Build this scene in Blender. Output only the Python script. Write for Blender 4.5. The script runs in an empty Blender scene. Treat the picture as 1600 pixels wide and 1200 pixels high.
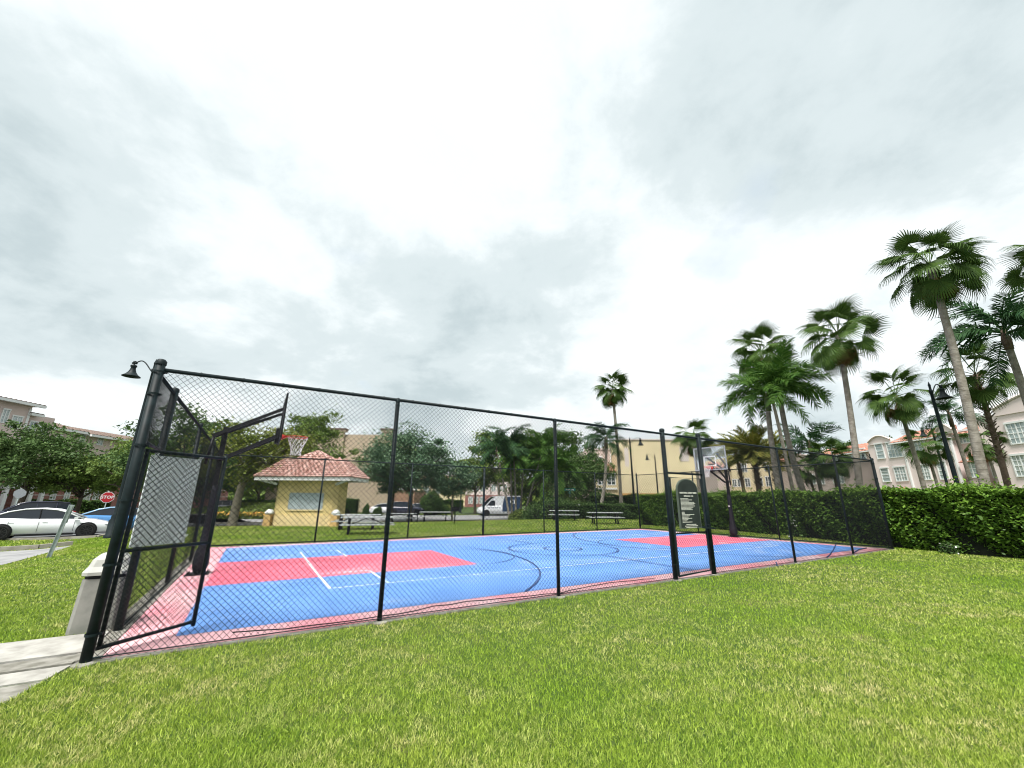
import bpy, math, random
import numpy as np
from mathutils import Vector, Matrix, Euler

rad = math.radians
PI = math.pi
SC = bpy.context.scene
COL = SC.collection
rng = np.random.default_rng(11)
random.seed(7)

# ------------------------------------------------------------------ camera
EYE = 1.581
FPX, PITCH, ROLL = 637.6, rad(15.83), rad(-0.366)
cam_data = bpy.data.cameras.new('camera')
cam_data.sensor_width = 36.0
cam_data.lens = 36.0 * FPX / 1600.0
cam_data.clip_start = 0.05
cam_data.clip_end = 3000
cam = bpy.data.objects.new('camera', cam_data)
COL.objects.link(cam)
cam.matrix_world = (Matrix.Translation((0, 0, EYE)) @ Matrix.Rotation(rad(90) + PITCH, 4, 'X')
                    @ Matrix.Rotation(-ROLL, 4, 'Z'))
SC.camera = cam

# ------------------------------------------------------------------ sky, sun, exposure
SUN_EL, SUN_AZ = rad(62), rad(205)
world = bpy.data.worlds.new('World')
SC.world = world
world.use_nodes = True
wn, wl = world.node_tree.nodes, world.node_tree.links
wn.clear()
w_out = wn.new('ShaderNodeOutputWorld')
bg = wn.new('ShaderNodeBackground'); bg.inputs['Strength'].default_value = 0.1
sky = wn.new('ShaderNodeTexSky'); sky.sky_type = 'NISHITA'; sky.sun_disc = False
sky.sun_elevation = SUN_EL; sky.sun_rotation = SUN_AZ
tc = wn.new('ShaderNodeTexCoord')
sep = wn.new('ShaderNodeSeparateXYZ'); wl.new(tc.outputs['Generated'], sep.inputs[0])
def wmath(op, a, b=None):
    n = wn.new('ShaderNodeMath'); n.operation = op
    for i, v in enumerate((a, b)):
        if v is None: continue
        if isinstance(v, (int, float)): n.inputs[i].default_value = v
        else: wl.new(v, n.inputs[i])
    return n.outputs[0]
zz = wmath('MAXIMUM', sep.outputs['Z'], 0.0)
den = wmath('ADD', zz, 0.30)
cx = wmath('DIVIDE', sep.outputs['X'], den); cy = wmath('DIVIDE', sep.outputs['Y'], den)
comb = wn.new('ShaderNodeCombineXYZ'); wl.new(cx, comb.inputs[0]); wl.new(cy, comb.inputs[1])
mp = wn.new('ShaderNodeMapping'); mp.inputs['Location'].default_value = (8.2, 3.2, 0.0)
mp.inputs['Rotation'].default_value = (0, 0, rad(20)); wl.new(comb.outputs[0], mp.inputs[0])
def wnoise(scale, detail, rough, dist, seedz):
    n = wn.new('ShaderNodeTexNoise'); n.noise_dimensions = '4D'
    n.inputs['W'].default_value = seedz
    n.inputs['Scale'].default_value = scale; n.inputs['Detail'].default_value = detail
    n.inputs['Roughness'].default_value = rough; n.inputs['Distortion'].default_value = dist
    wl.new(mp.outputs[0], n.inputs['Vector']); return n.outputs['Fac']
n1 = wnoise(1.05, 6, 0.50, 0.25, 20.5)
n2 = wnoise(3.0, 8, 0.62, 0.2, 7.1)
nm = wmath('ADD', wmath('MULTIPLY', n1, 0.68), wmath('MULTIPLY', n2, 0.32))
ramp = wn.new('ShaderNodeValToRGB'); wl.new(nm, ramp.inputs[0])
ramp.color_ramp.interpolation = 'EASE'
el = ramp.color_ramp.elements
SKYG = 7.15
def c4(r, g, b, k=1.0): return (r * k, g * k, b * k, 1)
el[0].position = 0.36; el[0].color = c4(0.50, 0.585, 0.61, 1)
el[1].position = 0.60; el[1].color = c4(0.985, 1.01, 1.015, 1)
e = ramp.color_ramp.elements.new(0.44); e.color = c4(0.635, 0.715, 0.735, 1)
e = ramp.color_ramp.elements.new(0.52); e.color = c4(0.835, 0.895, 0.91, 1)
sc_ = wn.new('ShaderNodeVectorMath'); sc_.operation = 'SCALE'; sc_.inputs['Scale'].default_value = SKYG
wl.new(ramp.outputs[0], sc_.inputs[0])
n3 = wnoise(2.1, 4, 0.5, 0.2, 13.7)
gap = wn.new('ShaderNodeMapRange'); gap.inputs['From Min'].default_value = 0.62; gap.inputs['From Max'].default_value = 0.80
gap.inputs['To Max'].default_value = 0.45
wl.new(n3, gap.inputs['Value'])
mx = wn.new('ShaderNodeMixRGB'); wl.new(gap.outputs[0], mx.inputs['Fac'])
wl.new(sc_.outputs[0], mx.inputs['Color1'])
sk2 = wn.new('ShaderNodeVectorMath'); sk2.operation = 'SCALE'; sk2.inputs['Scale'].default_value = 1.6
wl.new(sky.outputs[0], sk2.inputs[0]); wl.new(sk2.outputs[0], mx.inputs['Color2'])
wl.new(mx.outputs[0], bg.inputs['Color']); wl.new(bg.outputs[0], w_out.inputs[0])

sun_d = bpy.data.lights.new('sun', 'SUN'); sun_d.energy = 4.0; sun_d.angle = rad(17); sun_d.color = (1.0, 0.97, 0.92)
sun = bpy.data.objects.new('sun', sun_d); COL.objects.link(sun)
# light comes from azimuth SUN_AZ measured clockwise from +Y
sv = Vector((math.sin(SUN_AZ) * math.cos(SUN_EL), math.cos(SUN_AZ) * math.cos(SUN_EL), math.sin(SUN_EL)))
sun.rotation_euler = sv.to_track_quat('Z', 'Y').to_euler()
sun.location = (0, 0, 60)
vs = SC.view_settings
vs.view_transform = 'Standard'; vs.look = 'None'; vs.gamma = 1.0; vs.exposure = 0.74; vs.use_curve_mapping = False
SC.cycles.filter_width = 1.1; SC.cycles.max_bounces = 6; SC.cycles.transparent_max_bounces = 12

# ------------------------------------------------------------------ survey helpers (camera calibration used to measure places)
def ray(u, v):
    a = (u - 800) / FPX; b = (600 - v) / FPX
    a, b = a * math.cos(ROLL) + b * math.sin(ROLL), -a * math.sin(ROLL) + b * math.cos(ROLL)
    return Vector((a, math.cos(PITCH) - b * math.sin(PITCH), math.sin(PITCH) + b * math.cos(PITCH)))
def G(u, v, z=0.0):
    d = ray(u, v); return d * ((z - EYE) / d.z) + Vector((0, 0, EYE))
def A(u, v, F):
    d = ray(u, v); return d * (F / d.y) + Vector((0, 0, EYE))
P0 = Vector((-4.2075, 4.6467, 0)); TH = rad(31.11)
E1 = Vector((math.cos(TH), math.sin(TH), 0)); E2 = Vector((-math.sin(TH), math.cos(TH), 0))
def L(x, y, z=0.0):
    return P0 + E1 * x + E2 * y + Vector((0, 0, z))
def to_loc(X, Y):
    dx = X - P0.x; dy = Y - P0.y
    return dx * E1.x + dy * E1.y, dx * E2.x + dy * E2.y
CL, CW = 20.41, 11.28
POSTS = [2.863, 5.872, 8.919, 10.227, 13.8, 17.32]

def sstep(t): t = np.clip(t, 0, 1); return t * t * (3 - 2 * t)
def ground_z(X, Y):
    X = np.asarray(X, float); Y = np.asarray(Y, float)
    lx, ly = to_loc(X, Y)
    a = sstep((-lx - 1.2) / 5.5) * sstep((ly - 3) / 8)
    b = sstep((ly - 22) / 10)
    lot = np.maximum(a, b)
    return -0.45 * lot

# ------------------------------------------------------------------ materials
def nt(name):
    m = bpy.data.materials.new(name); m.use_nodes = True
    n, l = m.node_tree.nodes, m.node_tree.links
    return m, n, l, n['Principled BSDF']
def mat(name, col, rough=0.6, var=0.12, scale=6.0, bump=0.0, bscale=40.0, metal=0.0, col2=None, spec=0.4, coat=0.0,
        vmin=0.35, vmax=0.65):
    m, n, l, p = nt(name)
    p.inputs['Roughness'].default_value = rough; p.inputs['Metallic'].default_value = metal
    p.inputs['Specular IOR Level'].default_value = spec
    p.inputs['Coat Weight'].default_value = coat
    t = n.new('ShaderNodeTexCoord')
    no = n.new('ShaderNodeTexNoise'); no.inputs['Scale'].default_value = scale; no.inputs['Detail'].default_value = 5
    l.new(t.outputs['Object'], no.inputs['Vector'])
    r = n.new('ShaderNodeMapRange'); r.inputs['From Min'].default_value = vmin; r.inputs['From Max'].default_value = vmax
    l.new(no.outputs['Fac'], r.inputs['Value'])
    mixn = n.new('ShaderNodeMixRGB'); l.new(r.outputs[0], mixn.inputs['Fac'])
    c2 = col2 if col2 else tuple(c * (1 + var) for c in col)
    c1 = tuple(c * (1 - var) for c in col) if not col2 else col
    mixn.inputs['Color1'].default_value = (*c1, 1); mixn.inputs['Color2'].default_value = (*c2, 1)
    l.new(mixn.outputs[0], p.inputs['Base Color'])
    if bump:
        nb = n.new('ShaderNodeTexNoise'); nb.inputs['Scale'].default_value = bscale; nb.inputs['Detail'].default_value = 4
        l.new(t.outputs['Object'], nb.inputs['Vector'])
        bp = n.new('ShaderNodeBump'); bp.inputs['Strength'].default_value = bump; bp.inputs['Distance'].default_value = 0.02
        l.new(nb.outputs['Fac'], bp.inputs['Height']); l.new(bp.outputs[0], p.inputs['Normal'])
    return m
def leafmat(name, ca, cb, cc=None, trans=0.25, rough=0.55, nscale=0.5):
    """two greens mixed by a per-leaf value, a third by a slow noise"""
    m, n, l, p = nt(name)
    p.inputs['Roughness'].default_value = rough; p.inputs['Specular IOR Level'].default_value = 0.12
    at = n.new('ShaderNodeAttribute'); at.attribute_name = 'leaf'
    m1 = n.new('ShaderNodeMixRGB'); l.new(at.outputs['Fac'], m1.inputs['Fac'])
    m1.inputs['Color1'].default_value = (*ca, 1); m1.inputs['Color2'].default_value = (*cb, 1)
    out = m1.outputs[0]
    if cc:
        g = n.new('ShaderNodeNewGeometry')
        no = n.new('ShaderNodeTexNoise'); no.inputs['Scale'].default_value = nscale; no.inputs['Detail'].default_value = 3
        l.new(g.outputs['Position'], no.inputs['Vector'])
        r = n.new('ShaderNodeMapRange'); r.inputs['From Min'].default_value = 0.48; r.inputs['From Max'].default_value = 0.68
        l.new(no.outputs['Fac'], r.inputs['Value'])
        m2 = n.new('ShaderNodeMixRGB'); l.new(r.outputs[0], m2.inputs['Fac'])
        l.new(out, m2.inputs['Color1']); m2.inputs['Color2'].default_value = (*cc, 1); out = m2.outputs[0]
    l.new(out, p.inputs['Base Color'])
    tr = n.new('ShaderNodeBsdfTranslucent'); l.new(out, tr.inputs['Color'])
    ms = n.new('ShaderNodeMixShader'); ms.inputs[0].default_value = trans
    l.new(p.outputs[0], ms.inputs[1]); l.new(tr.outputs[0], ms.inputs[2])
    l.new(ms.outputs[0], n['Material Output'].inputs['Surface'])
    return m
M = {}
M['fence'] = mat('black_green_fence_paint', (0.006, 0.013, 0.015), 0.55, 0.3, 12, spec=0.22)
M['wire'] = mat('black_vinyl_wire', (0.010, 0.012, 0.013), 0.6, 0.2, 10, spec=0.2)
M['blackmetal'] = mat('black_powder_coat', (0.010, 0.010, 0.012), 0.55, 0.3, 12, spec=0.22)
M['pad'] = mat('black_vinyl_padding', (0.012, 0.012, 0.018), 0.6, 0.3, 8, spec=0.25, bump=0.4, bscale=14)
M['concrete'] = mat('weathered_concrete', (0.26, 0.25, 0.225), 0.9, 0.2, 5, 0.35, 90, col2=(0.42, 0.41, 0.375))
M['concrete_dark'] = mat('stained_shaded_concrete', (0.13, 0.125, 0.10), 0.92, 0.25, 7, 0.35, 80, col2=(0.27, 0.26, 0.23))
M['kerb'] = mat('kerb_concrete', (0.24, 0.22, 0.18), 0.9, 0.2, 4, 0.3, 60, col2=(0.34, 0.32, 0.27))
M['asphalt'] = mat('asphalt', (0.10, 0.105, 0.11), 0.9, 0.15, 3, 0.3, 120, col2=(0.17, 0.175, 0.18))
M['road_pale'] = mat('sun_bleached_asphalt', (0.19, 0.19, 0.195), 0.85, 0.15, 1.2, 0.2, 60, col2=(0.29, 0.29, 0.29))
M['bin'] = mat('grey_concrete_bin', (0.21, 0.21, 0.19), 0.85, 0.12, 8, 0.25, 140, col2=(0.27, 0.265, 0.24))
M['bin_lid'] = mat('pale_plastic_lid', (0.40, 0.40, 0.37), 0.5, 0.1, 6)
M['white'] = mat('white_paint', (0.72, 0.73, 0.73), 0.5, 0.05, 4)
M['board'] = mat('white_board', (0.78, 0.81, 0.83), 0.6, 0.07, 3)
M['shutter'] = mat('grey_blue_shutter', (0.36, 0.42, 0.44), 0.6, 0.15, 2.5)
M['galv'] = mat('galvanised_steel', (0.30, 0.35, 0.34), 0.55, 0.2, 10, metal=0.3)
M['signback'] = mat('grey_aluminium', (0.42, 0.44, 0.46), 0.5, 0.08, 8, metal=0.3)
M['red_sign'] = mat('red_sign_sheet', (0.42, 0.012, 0.022), 0.45, 0.06, 5)
M['green_sign'] = mat('green_sign_sheet', (0.01, 0.22, 0.16), 0.4, 0.08, 5)
M['rim'] = mat('orange_rim_paint', (0.62, 0.05, 0.03), 0.4, 0.12, 9)
M['net'] = mat('white_nylon_net', (0.75, 0.75, 0.74), 0.8, 0.05, 10)
M['sign_face'] = mat('dark_olive_sign', (0.028, 0.036, 0.033), 0.75, 0.15, 5, spec=0.12)
M['sign_edge'] = mat('sage_sign_edge', (0.09, 0.11, 0.09), 0.7, 0.1, 8, spec=0.2)
M['sign_text'] = mat('cream_lettering', (0.60, 0.60, 0.54), 0.6, 0.05, 8)
M['tyre'] = mat('tyre_rubber', (0.012, 0.012, 0.012), 0.8, 0.2, 20)
M['rimdark'] = mat('dark_alloy', (0.05, 0.05, 0.052), 0.35, 0.2, 9, metal=0.6)
M['paint_white'] = mat('white_car_paint', (0.75, 0.77, 0.79), 0.22, 0.02, 2, coat=0.7)
M['paint_blue'] = mat('blue_car_paint', (0.06, 0.21, 0.46), 0.25, 0.03, 2, coat=0.8)
M['paint_navy'] = mat('navy_car_paint', (0.012, 0.014, 0.035), 0.2, 0.05, 2, coat=0.9)
M['paint_grey'] = mat('silver_car_paint', (0.35, 0.36, 0.38), 0.25, 0.03, 2, metal=0.5, coat=0.6)
M['paint_ltblue'] = mat('light_blue_car_paint', (0.25, 0.42, 0.60), 0.22, 0.03, 2, coat=0.8)
M['carglass'] = mat('tinted_car_glass', (0.010, 0.015, 0.022), 0.08, 0.1, 3, spec=0.45)
M['headlamp'] = mat('headlamp_lens', (0.35, 0.37, 0.40), 0.1, 0.3, 30, spec=0.9)
M['taillamp'] = mat('red_tail_lamp', (0.35, 0.01, 0.015), 0.2, 0.1, 20)
M['van_blue'] = mat('van_blue_wrap', (0.025, 0.05, 0.10), 0.4, 0.1, 5)
M['pane'] = mat('window_glass', (0.20, 0.27, 0.27), 0.08, 0.35, 0.9, spec=0.9, col2=(0.42, 0.48, 0.47))
M['pane_dark'] = mat('dark_window_glass', (0.05, 0.07, 0.08), 0.08, 0.3, 1.2, spec=0.9)
M['stucco_pink'] = mat('pale_pink_stucco', (0.68, 0.58, 0.555), 0.9, 0.04, 0.35, 0.2, 60)
M['stucco_tan'] = mat('pink_beige_stucco', (0.56, 0.455, 0.415), 0.9, 0.05, 0.35, 0.2, 60)
M['stucco_beige'] = mat('beige_stucco', (0.39, 0.315, 0.225), 0.9, 0.05, 0.3, 0.2, 60)
M['stucco_yellow'] = mat('cream_yellow_stucco', (0.66, 0.56, 0.36), 0.9, 0.08, 0.5, 0.3, 40)
M['stucco_ochre'] = mat('ochre_stucco', (0.52, 0.30, 0.10), 0.9, 0.08, 0.5, 0.2, 60)
M['kiosk_yellow'] = mat('kiosk_yellow_stucco', (0.62, 0.49, 0.22), 0.9, 0.13, 1.4, 0.25, 50)
M['kiosk_base'] = mat('kiosk_base_stucco', (0.66, 0.52, 0.27), 0.9, 0.1, 1.6, 0.25, 50)
M['kiosk_orange'] = mat('kiosk_orange_stucco', (0.55, 0.36, 0.14), 0.9, 0.12, 1.6, 0.25, 50)
M['trim'] = mat('white_trim', (0.68, 0.69, 0.68), 0.7, 0.04, 2)
M['trim_pink'] = mat('pale_trim', (0.58, 0.51, 0.48), 0.8, 0.05, 1)
M['roof_grey'] = mat('brown_grey_shingle', (0.16, 0.115, 0.095), 0.9, 0.2, 3, 0.3, 30)
M['tile'] = mat('terracotta_tile', (0.27, 0.115, 0.08), 0.8, 0.3, 6, col2=(0.42, 0.21, 0.15), bump=0.15, bscale=30)
M['tile_pale'] = mat('weathered_terracotta', (0.30, 0.14, 0.11), 0.85, 0.3, 5, col2=(0.60, 0.42, 0.37), bump=0.15, bscale=30)
M['bark'] = mat('oak_bark', (0.075, 0.06, 0.045), 0.95, 0.3, 9, 0.8, 22, col2=(0.14, 0.12, 0.09))
M['bark_pale'] = mat('pale_bark', (0.22, 0.19, 0.14), 0.95, 0.3, 9, 0.6, 22, col2=(0.30, 0.27, 0.21))
M['palm_trunk'] = mat('grey_palm_trunk', (0.17, 0.15, 0.12), 0.95, 0.3, 5, 0.8, 16, col2=(0.29, 0.265, 0.225))
M['palm_brown'] = mat('brown_palm_trunk', (0.085, 0.06, 0.045), 0.95, 0.3, 9, 0.8, 20, col2=(0.15, 0.11, 0.08))
M['crownshaft'] = mat('green_crownshaft', (0.10, 0.14, 0.05), 0.6, 0.2, 5)
M['fan_green'] = leafmat('fan_palm_green', (0.026, 0.060, 0.014), (0.085, 0.145, 0.028), trans=0.15)
M['fan_dead'] = leafmat('dead_fan_brown', (0.10, 0.055, 0.02), (0.20, 0.12, 0.045), trans=0.15)
M['feather_green'] = leafmat('feather_palm_green', (0.032, 0.092, 0.017), (0.103, 0.196, 0.031), trans=0.2)
M['feather_blue'] = leafmat('blue_green_feather_palm', (0.018, 0.058, 0.022), (0.055, 0.120, 0.040), trans=0.15)
M['feather_gold'] = leafmat('yellow_green_date_palm', (0.088, 0.127, 0.029), (0.275, 0.231, 0.052), trans=0.2)
M['oak_dark'] = leafmat('dark_oak_leaf', (0.042, 0.086, 0.030), (0.125, 0.192, 0.060), (0.073, 0.136, 0.034), 0.2)
M['oak_mid'] = leafmat('mid_green_leaf', (0.069, 0.130, 0.034), (0.193, 0.259, 0.061), (0.137, 0.211, 0.043), 0.25)
M['oak_blue'] = leafmat('blue_green_leaf', (0.068, 0.132, 0.076), (0.169, 0.250, 0.140), (0.089, 0.161, 0.092), 0.2)
M['leaf_yellow'] = leafmat('yellow_green_leaf', (0.103, 0.144, 0.027), (0.230, 0.247, 0.066), (0.127, 0.172, 0.038), 0.3)
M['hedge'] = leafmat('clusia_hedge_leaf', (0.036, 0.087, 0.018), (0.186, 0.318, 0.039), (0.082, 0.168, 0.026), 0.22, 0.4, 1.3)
M['hedge_core'] = mat('hedge_twigs_shade', (0.008, 0.011, 0.006), 1.0, 0.4, 6)  # stems coloured near black, with the shade inside the foliage painted in
M['shrub'] = leafmat('shrub_leaf', (0.031, 0.070, 0.021), (0.085, 0.147, 0.037), trans=0.15)
M['shrub_light'] = leafmat('light_shrub_leaf', (0.07, 0.11, 0.025), (0.16, 0.21, 0.05), trans=0.2)
M['petal_white'] = mat('white_petal', (0.8, 0.8, 0.75), 0.7, 0.05, 9)
M['petal_orange'] = mat('orange_petal', (0.75, 0.25, 0.06), 0.7, 0.3, 30, col2=(0.85, 0.6, 0.08))

def grass_mat(name, base, blade):
    m, n, l, p = nt(name)
    p.inputs['Roughness'].default_value = 0.75; p.inputs['Specular IOR Level'].default_value = 0.25
    g = n.new('ShaderNodeNewGeometry')
    def noise(s, d, r=0.55):
        no = n.new('ShaderNodeTexNoise'); no.inputs['Scale'].default_value = s; no.inputs['Detail'].default_value = d
        no.inputs['Roughness'].default_value = r
        l.new(g.outputs['Position'], no.inputs['Vector']); return no.outputs['Fac']
    def rng_(v, a, b):
        r = n.new('ShaderNodeMapRange'); r.inputs['From Min'].default_value = a; r.inputs['From Max'].default_value = b
        l.new(v, r.inputs['Value']); return r.outputs[0]
    def mix(f, a, b):
        x = n.new('ShaderNodeMixRGB')
        l.new(f, x.inputs['Fac'])
        for i, v in ((1, a), (2, b)):
            if isinstance(v, tuple): x.inputs[i].default_value = (*v, 1)
            else: l.new(v, x.inputs[i])
        return x.outputs[0]
    if blade:
        at = n.new('ShaderNodeAttribute'); at.attribute_name = 'leaf'
        c = mix(at.outputs['Fac'], base[0], base[1])
        # dry straw patches: threshold of the blade value against a slow noise
        sl = noise(2.3, 7, 0.78)
        th = n.new('ShaderNodeMath'); th.operation = 'ADD'; l.new(sl, th.inputs[0])
        sc = n.new('ShaderNodeMath'); sc.operation = 'MULTIPLY'; l.new(at.outputs['Fac'], sc.inputs[0]); sc.inputs[1].default_value = 0.24
        l.new(sc.outputs[0], th.inputs[1])
        c = mix(rng_(th.outputs[0], 0.64, 0.80), c, base[2])
        c = mix(rng_(noise(0.35, 3), 0.38, 0.62), c, mix(at.outputs['Fac'], base[3], base[4]))
    else:
        c = mix(rng_(noise(60, 4), 0.35, 0.65), base[0], base[1])
        c = mix(rng_(noise(1.7, 5, 0.7), 0.52, 0.68), c, base[2])
        c = mix(rng_(noise(0.22, 3), 0.40, 0.62), c, base[3])
    l.new(c, p.inputs['Base Color'])
    if blade:
        tr = n.new('ShaderNodeBsdfTranslucent'); l.new(c, tr.inputs['Color'])
        ms = n.new('ShaderNodeMixShader'); ms.inputs[0].default_value = 0.3
        l.new(p.outputs[0], ms.inputs[1]); l.new(tr.outputs[0], ms.inputs[2])
        l.new(ms.outputs[0], n['Material Output'].inputs['Surface'])
    return m
M['blade'] = grass_mat('grass_blades', ((0.085, 0.160, 0.014), (0.52, 0.62, 0.10), (0.74, 0.66, 0.32), (0.060, 0.140, 0.010), (0.40, 0.56, 0.060)), True)
M['soil'] = grass_mat('lawn_soil', ((0.030, 0.055, 0.008), (0.075, 0.12, 0.016), (0.11, 0.10, 0.04), (0.035, 0.07, 0.01)), False)

def court_mat(name, col, tile=0.305):
    """interlocking sport tile: fine seams as colour and relief, light scuffing"""
    m, n, l, p = nt(name)
    p.inputs['Roughness'].default_value = 0.55; p.inputs['Specular IOR Level'].default_value = 0.35
    t = n.new('ShaderNodeTexCoord')
    no = n.new('ShaderNodeTexNoise'); no.inputs['Scale'].default_value = 1.1; no.inputs['Detail'].default_value = 6
    no.inputs['Roughness'].default_value = 0.65
    l.new(t.outputs['Object'], no.inputs['Vector'])
    r = n.new('ShaderNodeMapRange'); r.inputs['From Min'].default_value = 0.35; r.inputs['From Max'].default_value = 0.7
    l.new(no.outputs['Fac'], r.inputs['Value'])
    mm = n.new('ShaderNodeMixRGB'); l.new(r.outputs[0], mm.inputs['Fac'])
    mm.inputs[1].default_value = (*[c * 0.86 for c in col], 1)
    mm.inputs[2].default_value = (*[min(1, c * 1.05 + 0.025) for c in col], 1)
    br = n.new('ShaderNodeTexBrick'); br.offset = 0.0
    br.inputs['Scale'].default_value = 1.0; br.inputs['Brick Width'].default_value = tile; br.inputs['Row Height'].default_value = tile
    br.inputs['Mortar Size'].default_value = 0.004; br.inputs['Mortar Smooth'].default_value = 0.2
    br.inputs['Color1'].default_value = (1, 1, 1, 1); br.inputs['Color2'].default_value = (0.93, 0.93, 0.93, 1); br.inputs['Mortar'].default_value = (0.55, 0.55, 0.55, 1)
    l.new(t.outputs['Object'], br.inputs['Vector'])
    mu = n.new('ShaderNodeMixRGB'); mu.blend_type = 'MULTIPLY'; mu.inputs[0].default_value = 0.8
    l.new(mm.outputs[0], mu.inputs[1]); l.new(br.outputs['Color'], mu.inputs[2])
    # scuffs, dried puddle marks and pale dust
    w1 = n.new('ShaderNodeTexNoise'); w1.inputs['Scale'].default_value = 0.45; w1.inputs['Detail'].default_value = 9; w1.inputs['Roughness'].default_value = 0.72
    w1.inputs['Distortion'].default_value = 0.8
    mq = n.new('ShaderNodeMapping'); mq.inputs['Scale'].default_value = (0.8, 1.7, 1); l.new(t.outputs['Object'], mq.inputs[0]); l.new(mq.outputs[0], w1.inputs['Vector'])
    wr = n.new('ShaderNodeMapRange'); wr.inputs['From Min'].default_value = 0.52; wr.inputs['From Max'].default_value = 0.74; wr.inputs['To Max'].default_value = 0.38
    l.new(w1.outputs['Fac'], wr.inputs['Value'])
    du = n.new('ShaderNodeMixRGB'); l.new(wr.outputs[0], du.inputs[0]); l.new(mu.outputs[0], du.inputs[1]); du.inputs[2].default_value = (0.62, 0.66, 0.72, 1)
    w2 = n.new('ShaderNodeTexNoise'); w2.inputs['Scale'].default_value = 9; w2.inputs['Detail'].default_value = 6; w2.inputs['Roughness'].default_value = 0.8
    l.new(t.outputs['Object'], w2.inputs['Vector'])
    w3 = n.new('ShaderNodeMapRange'); w3.inputs['From Min'].default_value = 0.60; w3.inputs['From Max'].default_value = 0.72; w3.inputs['To Max'].default_value = 0.35
    l.new(w2.outputs['Fac'], w3.inputs['Value'])
    dk = n.new('ShaderNodeMixRGB'); l.new(w3.outputs[0], dk.inputs[0]); l.new(du.outputs[0], dk.inputs[1]); dk.inputs[2].default_value = (*[c * 0.5 for c in col], 1)
    l.new(dk.outputs[0], p.inputs['Base Color'])
    return m
M['court_blue'] = court_mat('blue_sport_tile', (0.105, 0.265, 0.64))
M['court_red'] = court_mat('red_sport_tile', (0.72, 0.12, 0.19))
M['court_pink'] = court_mat('faded_pink_sport_tile', (0.76, 0.43, 0.46))
_n, _l = M['court_pink'].node_tree.nodes, M['court_pink'].node_tree.links
_p = _n['Principled BSDF']; _src = _p.inputs['Base Color'].links[0].from_socket
_t = _n.new('ShaderNodeTexCoord'); _no = _n.new('ShaderNodeTexNoise'); _no.inputs['Scale'].default_value = 0.7; _no.inputs['Detail'].default_value = 4
_l.new(_t.outputs['Object'], _no.inputs['Vector']); _r = _n.new('ShaderNodeMapRange'); _r.inputs['From Min'].default_value = 0.46; _r.inputs['From Max'].default_value = 0.60; _r.inputs['To Max'].default_value = 0.8
_l.new(_no.outputs['Fac'], _r.inputs['Value']); _mx = _n.new('ShaderNodeMixRGB'); _l.new(_r.outputs[0], _mx.inputs[0]); _l.new(_src, _mx.inputs[1]); _mx.inputs[2].default_value = (0.72, 0.22, 0.28, 1)
_l.new(_mx.outputs[0], _p.inputs['Base Color'])
M['line_white'] = mat('white_court_line', (0.72, 0.76, 0.80), 0.6, 0.12, 5)
M['line_black'] = mat('dark_court_line', (0.035, 0.07, 0.19), 0.6, 0.3, 3)

def brick_mat(name, ca, cb, mortar):
    m, n, l, p = nt(name); p.inputs['Roughness'].default_value = 0.9
    t = n.new('ShaderNodeTexCoord')
    mpn = n.new('ShaderNodeMapping'); mpn.inputs['Rotation'].default_value = (rad(90), 0, 0); l.new(t.outputs['Object'], mpn.inputs[0])
    br = n.new('ShaderNodeTexBrick'); br.inputs['Scale'].default_value = 1.0
    br.inputs['Brick Width'].default_value = 0.42; br.inputs['Row Height'].default_value = 0.16; br.inputs['Mortar Size'].default_value = 0.015
    br.inputs['Color1'].default_value = (*ca, 1); br.inputs['Color2'].default_value = (*cb, 1); br.inputs['Mortar'].default_value = (*mortar, 1)
    l.new(mpn.outputs[0], br.inputs['Vector']); l.new(br.outputs['Color'], p.inputs['Base Color'])
    return m
M['brick'] = brick_mat('red_brick', (0.24, 0.075, 0.06), (0.31, 0.11, 0.09), (0.36, 0.27, 0.25))
M['brick_tan'] = brick_mat('tan_brick', (0.26, 0.13, 0.075), (0.33, 0.18, 0.11), (0.36, 0.28, 0.22))

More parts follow.
